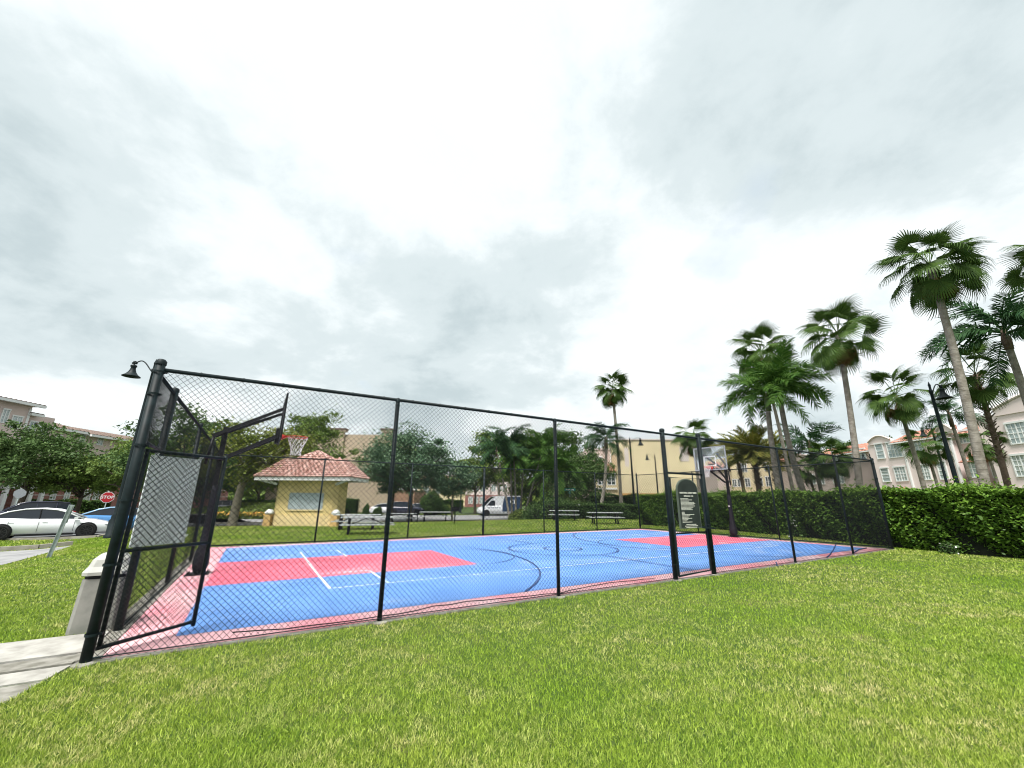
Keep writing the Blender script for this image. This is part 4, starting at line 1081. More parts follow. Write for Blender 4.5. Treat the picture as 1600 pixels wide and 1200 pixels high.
ca = G(130, 840, -.45); cb = G(-2, 845, -.45); mid = (ca + cb) / 2; caz = math.atan2(ca.y - cb.y, ca.x - cb.x)
fwd = Vector((math.cos(caz), math.sin(caz), 0)); side = Vector((-fwd.y, fwd.x, 0))
c = mid + side * 0.88
car('parked_car', 'white sedan with dark wheels parked at the edge of the left lawn', c.x, c.y, -.45, caz, M['paint_white'], 'sedan', None, 'parked cars')
c2 = mid + side * 4.0 + fwd * 2.9
car('parked_car', 'blue sedan parked behind the white one, below the stop sign', c2.x, c2.y, -.45, caz + .05, M['paint_blue'], 'sedan', M['paint_ltblue'], 'parked cars')
c3 = A(45, 800, 32)
car('parked_car', 'dark navy sport utility car behind the roof of the white sedan', c3.x, c3.y, -.45, caz + PI + rad(12), M['paint_navy'], 'suv', None, 'parked cars')
for (u, v, F, az, pm, kd_, lab) in [(607, 800, 58, 15, 'paint_white', 'sedan', 'white car half hidden behind the tree trunks right of the kiosk'),
                                   (634, 801, 57, 5, 'paint_navy', 'suv', 'dark car parked in the shade of the tree right of the kiosk'),
                                   (660, 801, 60, 0, 'paint_navy', 'sedan', 'dark low car parked just left of the round topiary shrub'),
                                   (360, 800, 62, 40, 'paint_grey', 'suv', 'silver car far away between the left tree trunk and kiosk')]:
    q = A(u, v, F); car('parked_car', lab, q.x, q.y, -.45, rad(az), M[pm], kd_, None, 'parked cars')
vf = G(747, 806.5, -.45); vr = G(817, 806, -.45); vm = (vf + vr) / 2; vaz = math.atan2(vf.y - vr.y, vf.x - vr.x)
car('delivery_van', 'white van with dark blue rear half parked on the street', vm.x - .3, vm.y + 1.0, -.45, vaz, M['paint_white'], 'van')

# ------------------------------------------------------------------ buildings
class Facade:
    """local frame: x to the viewer's right along the wall, -y out of the wall, z up"""
    def __init__(s, name, label, O, az, cat='building', zg=-.45):
        s.O = Vector((O[0], O[1], 0)); s.az = az; s.t = thing(name, label, cat, (O[0], O[1], zg), az); s.zg = zg
        s.ex = Vector((math.cos(az), math.sin(az), 0)); s.ey = Vector((-math.sin(az), math.cos(az), 0)); s.cache = {}
    def px(s, u, v, y=0.0):
        d = ray(u, v); o = Vector((0, 0, EYE)); P = s.O + s.ey * y
        k = (Vector((P.x, P.y, 0)) - Vector((0, 0, 0))).dot(s.ey) / d.dot(s.ey)
        w = o + d * k; return (w - s.O).dot(s.ex), w.z - s.zg
    def box(s, name, m, x0, x1, y0, y1, z0, z1, parent=None):
        b = MB(); b.box(x0, x1, y0, y1, z0, z1); return b.build(name, m, parent or s.t)
    def win(s, x0, x1, z0, z1, y=0.0, cols=2, rows=3, sill=True, glass='pane', arch=False):
        w = round((x1 - x0) * 5) / 5; h = round((z1 - z0) * 5) / 5
        key = (w, h, cols, rows, glass)
        if key not in s.cache:
            f = MB(); t_ = .11
            f.box(-w / 2 - t_, w / 2 + t_, -.10, -.002, -t_, 0); f.box(-w / 2 - t_ * 1.3, w / 2 + t_ * 1.3, -.14, -.002, h, h + t_ * 1.6)
            f.box(-w / 2 - t_, -w / 2, -.10, -.002, 0.001, h - .001); f.box(w / 2, w / 2 + t_, -.10, -.002, 0.001, h - .001)
            for k in range(1, cols): x = -w / 2 + w * k / cols; e_ = .05 if (cols == 4 and k == 2) or cols == 2 else .02; f.box(x - e_, x + e_, -.075, -.031, .002, h - .002)
            for k in range(1, rows): zz_ = h * k / rows; e_ = .035 if k == rows // 2 else .015; f.box(-w / 2 + .002, w / 2 - .002, -.0705, -.0305, zz_ - e_, zz_ + e_)
            p = MB(); p.box(-w / 2, w / 2, -.03, -.004, 0, h)
            fo = f.build('window', M['trim'], s.t); po = p.build('pane', M[glass], fo)
            s.cache[key] = (fo, po)
            fo.location = ((x0 + x1) / 2, y, z0)
            return fo
        fo, po = s.cache[key]
        a = fo.copy(); COL.objects.link(a); a.location = ((x0 + x1) / 2, y, z0); c_ = po.copy(); COL.objects.link(c_); c_.parent = a
        return a
    def winpx(s, u0, v0, u1, v1, y=0.0, **k):
        um = (u0 + u1) / 2; x0, _ = s.px(u0, (v0 + v1) / 2, y); x1, _ = s.px(u1, (v0 + v1) / 2, y); _, z1 = s.px(um, v0, y); _, z0 = s.px(um, v1, y)
        return s.win(x0, x1, z0, z1, y, **k)
    def shed_roof(s, x0, x1, y0, y1, z0, z1, m, hip=0.0, name='roof'):
        """tiled slope rising from the front eave (y0) to the back (y1); courses are real steps"""
        b = MB(); b.add([(x0, y0, z0), (x1, y0, z0), (x1 - hip, y1, z1), (x0 + hip, y1, z1), (x0, y1, z0), (x1, y1, z0)], [(0, 1, 2, 3), (0, 3, 4), (1, 5, 2), (4, 3, 2, 5), (0, 4, 5, 1)])
        o = b.build(name, m, s.t)
        t = MB(); n = max(3, int((x1 - x0) / .55)); R = 5
        for k in range(n):
            for r in range(R):
                f0, f1 = r / R, (r + 1) / R
                xa = x0 + hip * f0 + (x1 - x0 - 2 * hip * f0) * k / n; xb = x0 + hip * f0 + (x1 - x0 - 2 * hip * f0) * (k + 1) / n
                ya, yb = y0 + (y1 - y0) * f0, y0 + (y1 - y0) * f1; za, zb = z0 + (z1 - z0) * f0 + .10, z0 + (z1 - z0) * f1 + .03
                xm = (xa + xb) / 2
                t.add([(xa, ya, za - .09), (xm, ya, za), (xb, ya, za - .09), (xa, yb, zb - .02), (xm, yb, zb + .05), (xb, yb, zb - .02)], [(0, 1, 4, 3), (1, 2, 5, 4), (0, 2, 1)])
        q = t.build('roof_tiles', m, o); q['kind'] = 'stuff'
        return o
    def bump_parapet(s, x0, x1, z, h, m, trim, y=0.0, depth=0.5):
        """stepped curved gable top"""
        n = 14; pts = [(x0, z)] + [(x0 + (x1 - x0) * k / n, z + h * (0.35 + 0.65 * math.sin(PI * k / n))) for k in range(n + 1)] + [(x1, z)]
        b = MB(); b.xprism(pts, y, y + depth); b.build('parapet', m, s.t)
        tp = [(x, y - .06, q + .06) for x, q in pts[1:-1]]
        b = MB(); b.tube(tp, .11, 5); b.build('parapet_trim', trim, s.t)

# right: pale pink three-storey row facing left
f = Facade('apartment_row', 'long pale pink three storey apartment row with red tile roofs on the right', (48, 80), rad(-90))
def X48(u, v=700, y=0): return f.px(u, v, y)[0]
zt = lambda u, v, y=0: f.px(u, v, y)[1]
HT = 9.6
xm0, xm1 = X48(1356), X48(1487, 700)
xs2 = X48(1560, 700)
f.box('wall', M['stucco_pink'], xm0, xm1, 0, 9, 0, HT - .2)
f.box('wall', M['stucco_tan'], xm1, xs2 + .5, .9, 9, 0, HT - .4)
f.box('wall', M['stucco_pink'], xs2, 62, -1.3, 9, 0, HT + .7)
f.box('wall', M['stucco_tan'], 2, xm0, 1.3, 9, 0, HT - .8)
f.box('brick_base', M['brick'], xs2 - .01, 62, -1.36, -1.301, 0, 3.2); f.box('belt_course', M['trim_pink'], xs2 - .05, 62, -1.42, -1.301, 3.22, 3.4)
f.box('brick_base', M['brick'], xm0, xm1, -.06, -.001, 0, 2.1); f.box('belt_course', M['trim_pink'], xm0, xm1, -.1, -.001, 2.12, 2.3)
f.box('brick_base', M['brick'], xm1, xs2, .84, .899, 0, 2.6); f.box('brick_base', M['brick'], 2, xm0, 1.24, 1.299, 0, 2.6)
# parapets
f.bump_parapet(X48(1355, 680), X48(1391, 680), HT - .3, 1.0, M['stucco_pink'], M['trim_pink'], -.12)
f.bump_parapet(X48(1463, 670), X48(1489, 668), HT - .3, 1.0, M['stucco_pink'], M['trim_pink'], -.12)
f.bump_parapet(f.px(1557, 655, -1.3)[0], f.px(1557, 655, -1.3)[0] + 9.0, HT + .45, 1.7, M['stucco_pink'], M['trim_pink'], -1.42)
f.bump_parapet(7, 13, HT - 1.0, 1.0, M['stucco_tan'], M['trim_pink'], 1.2)
# tile roofs
f.shed_roof(X48(1391, 680), X48(1463, 680), -.5, 2.6, HT - .45, HT + .95, M['tile'])
f.box('eave', M['trim'], X48(1391, 680), X48(1463, 680), -.55, -.3, HT - .62, HT - .47)
f.shed_roof(xm1, xs2 - .2, .4, 3.2, HT - .45, HT + .9, M['tile']); f.box('eave', M['trim'], xm1 + .02, xs2 - .2, .35, .7, HT - .62, HT - .47)
f.shed_roof(13, xm0 - .05, .8, 3.4, HT - .75, HT + .6, M['tile']); f.box('eave', M['trim'], 13, xm0 - .05, .75, 1.0, HT - .92, HT - .77)
f.shed_roof(2, 7, .8, 3.4, HT - .75, HT + .6, M['tile'])
xa, xb = f.px(1495, 712, -.3)[0], f.px(1528, 712, -.3)[0]
f.shed_roof(xa, xb, -.4, .89, 6.1, 6.9, M['tile'], .2, 'bay_roof'); f.box('bay', M['stucco_tan'], xa + .2, xb - .2, -.1, .89, 2.7, 6.08)
f.winpx(1511, 720, 1529, 745, -.1, cols=2, rows=4)
for u0, u1, v in ((1377, 1404, 764), (1447, 1482, 762), (1302, 1330, 766)):
    xa, xb = f.px(u0, v, -1.6)[0], f.px(u1, v, -1.6)[0]
    f.shed_roof(xa, xb, -1.9, -.02, 2.75, 3.75, M['tile'], .9, 'porch_roof'); f.box('porch', M['stucco_tan'], xa + .1, xb - .1, -1.7, -.07, 0, 2.72)
# downpipes
for u in (1413, 1490):
    xx = X48(u, 700); f.box('downpipe', M['trim'], xx - .09, xx + .09, -.2, -.002 if u == 1413 else -.002, 0.3, HT - .7)
W = f.winpx
W(1370, 694, 1381, 716, cols=1, rows=4); W(1387.5, 691, 1409.5, 714, cols=4, rows=4)
W(1379, 731, 1389.5, 752, cols=1, rows=4); W(1400, 729.5, 1416, 751, cols=4, rows=4)
W(1426, 686, 1446, 709, cols=4, rows=4); W(1437, 726, 1453, 749, cols=4, rows=4); W(1468, 721, 1479, 748, cols=1, rows=4); W(1463, 680, 1474, 703, cols=1, rows=4)
W(1493, 675, 1515, 692, .9, cols=4, rows=4); W(1536, 671, 1544, 691, .9, cols=1, rows=4); W(1549, 716, 1560, 745, .9, cols=1, rows=4)
W(1577, 660, 1606, 692, -1.3, cols=4, rows=4); W(1586, 712, 1612, 743, -1.3, cols=4, rows=4)
for u0, v0, u1, v1, cc in [(1343, 701, 1353, 718, 2), (1338, 733, 1346, 750, 2), (1302, 737, 1318, 755, 4), (1322, 703, 1333, 719, 2), (1302, 706, 1313, 721, 2), (1280, 741, 1288, 756, 2), (1266, 743, 1274, 756, 2), (1280, 711, 1288, 725, 2)]:
    W(u0, v0, u1, v1, 1.3, cols=cc, rows=4)
for u in (1410, 1476):
    xx, zz_ = X48(u, 762), 3.1
    b = MB(); b.lathe([(.001, .35), (.12, .25), (.14, 0), (.05, -.1)], (xx, -.25, zz_), 8); b.build('wall_lantern', M['blackmetal'], f.t)

# yellow three-storey block beyond the right palms
f2 = Facade('apartment_block', 'cream yellow apartment block beyond the yellow date palm', (40, 79), 0)
x0, x1 = f2.px(1143, 740)[0], f2.px(1285, 740)[0]
f2.box('wall', M['stucco_yellow'], x0, x1, 0, 12, 0, 10.2); f2.box('cornice', M['trim_pink'], x0 - .1, x1 + .1, -.2, .2, 10.22, 10.5)
xl = f2.px(1122, 740)[0]; f2.box('wall', M['stucco_tan'], xl, x0 - .01, .6, 12, 0, 8.0); f2.shed_roof(xl - .3, x0 - .02, .1, 3, 8.02, 9.4, M['tile'])
for u0, v0, u1, v1 in [(1152, 725, 1159, 737), (1160, 725, 1166, 737), (1194, 723, 1201, 735), (1216, 723, 1223, 735), (1238, 722, 1245, 734), (1145, 749, 1150, 760), (1153, 749, 1159, 760), (1165, 748, 1171, 760), (1184, 747, 1191, 759), (1197, 746, 1203, 759), (1214, 747, 1221, 759), (1238, 746, 1245, 758)]:
    f2.winpx(u0, v0, u1, v1, cols=2, rows=4, glass='pane_dark')
for u0, u1 in ((1146, 1162), (1164, 1190), (1205, 1230)):
    xa, xb = f2.px(u0, 766, -1.5)[0], f2.px(u1, 766, -1.5)[0]
    f2.shed_roof(xa, xb, -1.9, -.02, 2.5, 3.4, M['tile'], .8, 'porch_roof'); f2.box('porch', M['stucco_tan'], xa + .1, xb - .1, -1.7, -.02, 0, 2.48)

# large blank yellow end wall
f3 = Facade('apartment_block', 'yellow building with a large blank end wall behind two street lamps', (14, 59), 0)
x0, x1 = f3.px(964, 730)[0], f3.px(1086, 730)[0]
f3.box('wall', M['stucco_yellow'], x0, x1, 0, 14, 0, 10.4); f3.box('cornice', M['trim_pink'], x0 - .05, x1 + .05, -.12, .2, 10.42, 10.6)
f3.box('wall_base', M['stucco_ochre'], x0, x1, -.06, -.001, 0, 3.0)
for u0, v0, u1, v1 in ((975, 700, 983, 729), (1061, 698, 1077, 721)):
    xa, za = f3.px(u0, v0); xb, zb = f3.px(u1, v1); f3.box('recess_panel', M['trim_pink'], xa, xb, -.05, -.001, zb, za)
xl = f3.px(915, 740, 3)[0]
f3.box('wall', M['stucco_tan'], xl, x0 - .01, 3, 14, 0, 9.3); f3.box('cornice', M['trim_pink'], xl - .1, x0 - .01, 2.9, 3.3, 9.32, 9.6)
xp = f3.px(930, 735, 0)[0]
f3.box('porch', M['stucco_yellow'], xp, x0 - .02, .6, 2.99, 0, 6.0); f3.shed_roof(xp - .4, x0 - .02, .1, 2.98, 6.02, 7.2, M['tile'], .3, 'porch_roof')
f3.winpx(954, 712, 961, 724, 3, cols=2, rows=3, glass='pane_dark'); f3.winpx(932, 714, 940, 725, 3, cols=2, rows=3, glass='pane_dark')
f3.winpx(935, 742, 945, 757, .6, cols=2, rows=3, glass='pane_dark'); f3.winpx(950, 741, 960, 757, .6, cols=2, rows=3, glass='pane_dark')
f3.box('balcony_band', M['trim'], xp, x0 - .03, .35, .599, 3.5, 3.75)

# beige hall behind the kiosk
f4 = Facade('hall_building', 'big plain beige building wall behind the kiosk', (-30, 67), 0)
x0, x1 = f4.px(420, 740)[0], f4.px(612, 740)[0]
f4.box('wall', M['stucco_beige'], x0, x1, 0, 16, 0, 12.2)
for u0, u1, vt in ((506, 541, 673), (596, 618, 677)):
    xa, xb = f4.px(u0, 680)[0], f4.px(u1, 680)[0]
    f4.box('pilaster', M['stucco_beige'], xa + .2, xb - .2, -.35, -.001, 0, 12.9); f4.box('cornice', M['roof_grey'], xa - .1, xb + .1, -.6, .6, 12.92, 13.15); f4.box('cornice', M['stucco_beige'], xa, xb, -.5, .5, 12.6, 12.91)
xq = f4.px(645, 780)[0]
f4.box('wing', M['brick_tan'], x1 + .01, xq, 1, 10, 0, 3.4); f4.box('wing_coping', M['trim'], x1 + .01, xq + .1, .8, 1.2, 3.41, 3.75); f4.box('corner_trim', M['trim'], x1 - .15, x1 + .15, -.03, -.002, 0, 3.9)

# far pink houses at the end of the street
f5 = Facade('apartment_block', 'distant pink and brick apartment block at the end of the street', (-10, 118), 0)
x0, x1 = f5.px(640, 760)[0], f5.px(800, 760)[0]
xm = f5.px(728, 760)[0]; xk = f5.px(766, 760)[0]
f5.box('wall', M['stucco_yellow'], x0, xm, 0, 10, 0, 6.8); f5.box('wall', M['stucco_pink'], xm, xk, -.8, 10, 0, 10.4); f5.box('wall', M['stucco_pink'], xk, x1, 0, 10, 0, 9)
f5.box('brick_base', M['brick'], xm, x1, -.9, -.801, 0, 3.2)
f5.shed_roof(xm - .4, xk + .4, -1.3, 3, 10.42, 12.6, M['roof_grey'], 2); f5.shed_roof(x0, xm - .45, -.5, 3, 6.82, 8.6, M['tile'], .5); f5.shed_roof(xk + .45, x1, -.5, 3, 9.02, 11, M['roof_grey'], .5)
for k in range(7):
    for z in (1.0, 4.4, 7.4):
        xx = xm + 1.0 + k * (x1 - xm - 2) / 7
        f5.win(xx, xx + 1.0, z, z + 1.6, -.9 if xx < xk - 1.2 and z < 3 else (-.8 if xx < xk - 1.2 else 0), cols=2, rows=2)
for k in range(5): xx = x0 + 1 + k * 3.2; f5.win(xx, xx + 1.2, 3.6, 5.2, 0, cols=2, rows=2)

# left: brick and pink stucco apartment row facing right
f6 = Facade('apartment_row', 'brick and pink stucco apartment building behind the left oaks', (-67, 40), rad(90))
def x6(u, v, y=0): return f6.px(u, v, y)[0]
xa, xb, xc, xd = x6(-30, 640), x6(36, 640), x6(76, 670), x6(182, 690)
f6.box('wall', M['stucco_tan'], -25, xb, -1.2, 10, 0, 14.1); f6.box('wall', M['stucco_tan'], xb, xc, -.5, 10, 0, 13.0); f6.box('wall', M['stucco_tan'], xc, 60, 0, 10, 0, 11.7)
f6.box('brick_base', M['brick'], -25, xb - .01, -1.3, -1.201, 0, 6.6); f6.box('brick_base', M['brick'], xb, xc - .01, -.6, -.501, 0, 6.6); f6.box('brick_base', M['brick'], xc, 60, -.1, -.001, 0, 6.6)
for z in (2.2, 3.6, 5.1, 6.55):
    f6.box('stone_band', M['trim_pink'], xc, 60, -.14, -.101, z, z + .12); f6.box('stone_band', M['trim_pink'], -25, xb, -1.34, -1.301, z, z + .12)
for (xs_, xe_, y, z, rise) in ((-25, xb + .6, -2.4, 14.15, .6), (xb - .2, x6(52, 650), -1.6, 13.05, .8), (x6(52, 650) + .05, x6(118, 680) + 1, -1.0, 11.75, 1.6), (x6(118, 680) + 1.05, 60, -1.4, 11.5, 1.5)):
    f6.shed_roof(xs_, xe_, y, 5, z, z + rise, M['roof_grey'], min(2.5, (xe_ - xs_) * .2)); f6.box('eave', M['trim'], xs_, xe_, y - .05, y + .3, z - .35, z - .03); f6.box('soffit', M['trim'], xs_ + .02, xe_ - .02, y + .31, .4, z - .2, z - .04)
f6.box('corner_board', M['trim'], xb - .3, xb - .02, -1.28, -1.201, 6.7, 13.6)
for u0, v0, u1, v1, y in [(2, 640, 12, 660, -1.2), (18, 650, 32, 668, -1.2), (44, 660, 54, 680, -.5), (62, 668, 70, 684, -.5), (86, 680, 94, 696, 0), (125, 677, 132, 696, 0), (153, 681, 160, 695, 0), (101, 765, 108, 780, -.1), (130, 767, 139, 785, -.1), (80, 764, 86, 780, -.1), (160, 768, 166, 784, -.1), (104, 745, 110, 756, -.1), (133, 744, 140, 757, -.1), (86, 722, 94, 738, -.1), (146, 768, 153, 780, -.1)]:
    f6.winpx(u0, v0, u1, v1, y, cols=2, rows=4)
# balcony and arched porch
xa, xb2 = x6(8, 762, -3), x6(66, 762, -3)
for xx in np.linspace(xa, xb2, 4): f6.box('balcony_column', M['trim'], xx - .2, xx + .2, -3.4, -3.0, 0, 6.2)
f6.box('balcony_floor', M['trim'], xa - .3, xb2 + .3, -3.5, -1.31, 3.0, 3.7); f6.box('balcony_roof', M['trim'], xa - .3, xb2 + .3, -3.5, -1.31, 6.2, 6.5)
for k in range(22): xx = xa + (xb2 - xa) * k / 21; f6.box('baluster', M['trim'], xx - .04, xx + .04, -3.3, -3.22, 3.72, 4.65)
f6.box('handrail', M['trim'], xa, xb2, -3.34, -3.18, 4.66, 4.75)

# ------------------------------------------------------------------ leaves, trees, hedges
def leaf_quads(C, size, up=0.35, aspect=0.55, jitter=0.4):
    n = len(C)
    nr = rng.normal(size=(n, 3)); nr[:, 2] = np.abs(nr[:, 2]) + up; nr /= np.linalg.norm(nr, axis=1)[:, None]
    a = rng.normal(size=(n, 3)); a -= nr * (a * nr).sum(1)[:, None]; a /= np.linalg.norm(a, axis=1)[:, None]
    b_ = np.cross(nr, a); s = (size * (1 - jitter + 2 * jitter * rng.random(n)))[:, None]
    V = np.stack([C - a * s / 2, C + b_ * s * aspect / 2 + nr * s * .06, C + a * s / 2, C - b_ * s * aspect / 2 + nr * s * .06], 1).reshape(-1, 3)
    return V, np.arange(4 * n)
def tree(name, label, X, Y, zb, H, rx, rz, m, bark, n=9000, size=0.22, trunk=0.2, bare=0.28, seed=1, clumps=60, lean=(0, 0), group='broadleaf trees', ry=None, cr=0.26, nb=9):
    r = np.random.default_rng(seed); ry = ry or rx
    t = thing(name, label, 'tree', (X, Y, zb), 0, group)
    zc = H - rz
    # clump centres: in an uneven ellipsoid, mostly towards its surface
    d = r.normal(size=(clumps, 3)); d /= np.linalg.norm(d, axis=1)[:, None]
    rr = 0.35 + 0.62 * r.random(clumps) ** 0.6
    cc = d * rr[:, None] * np.array([rx, ry, rz]) * (0.85 + 0.3 * r.random((clumps, 1)))
    cc[:, 2] = np.maximum(cc[:, 2], -rz * .92) + zc; cc[:, 0] += lean[0]; cc[:, 1] += lean[1]
    which = r.integers(0, clumps, n); q = r.normal(size=(n, 3)); q /= np.linalg.norm(q, axis=1)[:, None]
    rad_ = cr * rx * (0.45 + 1.1 * r.random(clumps) ** 1.3)
    off = q * (r.random(n) ** 0.45)[:, None] * rad_[which][:, None]; off[:, 2] *= 0.62
    spr = r.random(n) < .14; off[spr] *= (1.15 + .55 * r.random((int(spr.sum()), 1)))
    C = cc[which] + off
    # sprays: thin twigs of leaves sticking out of the outline
    V, F = leaf_quads(C, size)
    crown = link('crown', np_mesh('crown', V, F, 4, m, np.clip(r.random(len(C)) * .75 + .25 * r.random(clumps)[which], 0, 1)), t)
    b = MB()
    fork = H * bare
    top = Vector((lean[0] * .6, lean[1] * .6, zc))
    pts = [Vector((0, 0, -.15)), Vector((0, 0, .15)), Vector((r.normal() * .08, r.normal() * .08, fork * .55)), Vector((lean[0] * .2, lean[1] * .2, fork)), top.lerp(Vector((lean[0] * .2, lean[1] * .2, fork)), .4), top]
    b.tube(pts, [trunk * 1.5, trunk * 1.05, trunk * .9, trunk * .8, trunk * .5, trunk * .15], 9)
    tr = b.build('trunk', bark, t, True)
    limbs = MB()
    order = np.argsort(-np.hypot(cc[:, 0], cc[:, 1]))[:nb * 2][::2]
    for k in order:
        c_ = Vector(cc[k]); s0 = pts[3].lerp(pts[4], r.random() * .8)
        m1 = s0.lerp(c_, .45) + Vector((r.normal() * .2, r.normal() * .2, .25)); limbs.tube([s0, m1, c_], [trunk * .45, trunk * .27, trunk * .07], 5)
        for _ in range(2):
            j = r.integers(0, clumps); e_ = Vector(cc[j])
            if (e_ - m1).length < rx: limbs.tube([m1, m1.lerp(e_, .5) + Vector((0, 0, .15)), e_], [trunk * .2, trunk * .12, trunk * .04], 4)
    limbs.build('limbs', bark, t, True)
    return t
def GZ(x, y): return float(ground_z(x, y))
def tree_at(u, F, name, label, H, rx, rz, m, bark, **k):
    p = A(u, 800, F); return tree(name, label, p.x, p.y, GZ(p.x, p.y), H, rx, rz, m, bark, **k)
OD, OM, OB, LY = M['oak_dark'], M['oak_mid'], M['oak_blue'], M['leaf_yellow']
tree_at(30, 37, 'oak_tree', 'dark oak at the left edge in front of the brick building', 8.2, 4.2, 2.9, OD, M['bark'], n=15000, size=.26, trunk=.24, seed=3, clumps=85)
tree_at(120, 40, 'oak_tree', 'lower mid green oak between the dark oak and the corner post', 6.0, 4.2, 2.0, OM, M['bark'], n=14000, size=.25, trunk=.2, seed=5, clumps=80)
tree_at(196, 38, 'oak_tree', 'green oak just left of the corner fence post', 6.9, 3.0, 2.3, OM, M['bark'], n=12000, size=.25, trunk=.2, seed=6, clumps=70)
tree_at(-60, 42, 'oak_tree', 'dark oak cut off by the left edge of the photo', 8.4, 4.5, 2.8, OD, M['bark'], n=9000, size=.28, trunk=.24, seed=9, clumps=70)
tree_at(268, 30, 'oak_tree', 'bushy dark oak seen through the left side of the fence', 8.1, 4.0, 3.2, OD, M['bark'], n=17000, size=.22, trunk=.24, seed=12, clumps=90, bare=.2)
p = G(354, 822, -.1)
tree('oak_tree', 'tree with yellow green leaves and pale trunk behind the near hoop', p.x, p.y + .5, GZ(p.x, p.y), 6.6, 3.5, 2.2, LY, M['bark_pale'], n=13000, size=.19, trunk=.27, seed=15, clumps=80, bare=.42, lean=(1.0, 0))
tree_at(462, 44, 'oak_tree', 'dark broad oak standing right behind the kiosk roof', 10.9, 4.2, 3.8, OM, M['bark'], n=16000, size=.25, trunk=.3, seed=17, clumps=80, lean=(.8, 0))
tree_at(640, 37, 'oak_tree', 'wide blue green oak right of the kiosk, above the picnic tables', 8.3, 4.0, 3.1, OB, M['bark'], n=19000, size=.23, trunk=.22, seed=21, clumps=110, bare=.25)
tree_at(612, 41, 'oak_tree', 'dark trunked oak behind the wide blue green oak', 7.6, 3.6, 2.5, OD, M['bark'], n=8000, size=.25, trunk=.18, seed=22, clumps=60)
p = G(668, 800, -.45)
tree('oak_tree', 'thin pale trunked tree beside the round topiary shrub', p.x + 8.2, p.y - 30, -.45, 5.9, 2.6, 1.8, OB, M['bark_pale'], n=6000, size=.22, trunk=.11, seed=23, clumps=50, bare=.45)
tree_at(905, 52, 'broadleaf_tree', 'dense very dark round tree in front of the yellow building', 9.0, 4.2, 4.0, OD, M['bark'], n=20000, size=.26, trunk=.25, seed=31, clumps=90, bare=.2, cr=.34)
tree_at(868, 60, 'broadleaf_tree', 'tall open crowned tree with dark tufts behind the palm clump', 12.6, 4.4, 4.3, OD, M['bark_pale'], n=10000, size=.34, trunk=.2, seed=33, clumps=34, bare=.4, cr=.26)
tree_at(778, 58, 'broadleaf_tree', 'light green tree at the left of the palm clump by the van', 11.2, 4.5, 3.4, OM, M['bark_pale'], n=12000, size=.32, trunk=.2, seed=35, clumps=60, bare=.4)
tree_at(742, 62, 'broadleaf_tree', 'small dark tree above the white van cab', 8.4, 4.0, 2.6, OM, M['bark'], n=9000, size=.3, trunk=.2, seed=36, clumps=50)
tree_at(830, 64, 'broadleaf_tree', 'green tree filling the gap behind the slender palm trunks', 11.6, 5.6, 4.6, OM, M['bark'], n=14000, size=.34, trunk=.25, seed=37, clumps=70, bare=.2)
# far trees
for i, (u, F, H, rx, mm, lab) in enumerate([
    (372, 66, 7.6, 4.2, OM, 'far green tree left of the kiosk, nearest the hoop pole'), (400, 72, 8.0, 4.6, OD, 'far dark tree left of the kiosk, second from the hoop pole'),
    (425, 68, 7.6, 4.0, OM, 'far tree partly hidden by the kiosk left wall'), (335, 60, 8.5, 4.5, OD, 'far dark tree hidden behind the hoop pole'),
    (230, 58, 9.5, 5.5, OD, 'far dark tree behind the corner post'), (290, 66, 10.5, 5.5, OM, 'far tree top rising through the side fence'),
    (700, 100, 7.5, 5.0, OM, 'distant tree left of the thin street lamp'), (1290, 92, 13.5, 5.5, OD, 'dark tree top behind the pink row, left one'),
    (1330, 84, 13.6, 4.6, OD, 'dark tree top behind the pink row roof, middle one'), (1425, 74, 13.8, 4.4, OD, 'dark tree top over the pink row beside the fan palm'),
    (1500, 70, 14.0, 5.0, OD, 'dark tree top over the pink row behind the near lamp'), (1345, 70, 12.4, 3.0, OD, 'small dark tree top right of the fan palm trunk'),
    (1240, 95, 12.5, 6.0, OD, 'dark tree behind the yellow block roof')]):
    tree_at(u, F, 'broadleaf_tree', lab, H, rx, H * .33, mm, M['bark'], n=6000, size=.36, trunk=.22, seed=50 + i, clumps=45, nb=5)
# distant wood closing the horizon
N = 26000; th_ = rng.uniform(rad(-75), rad(75), N); dd = rng.uniform(150, 175, N)
hh = 5 + 3.5 * np.sin(th_ * 23) * np.sin(th_ * 9 + 1) + 2 * rng.random(N)
C = np.stack([np.sin(th_) * dd, np.cos(th_) * dd, -.5 + np.abs(rng.random(N)) * hh], -1)
V, F_ = leaf_quads(C, 2.2, aspect=.8)
o = link('distant_wood', np_mesh('distant_wood', V, F_, 4, M['oak_mid'], rng.random(N))); o['kind'] = 'stuff'; tag(o, 'far green wood closing the horizon behind the buildings', 'wood')

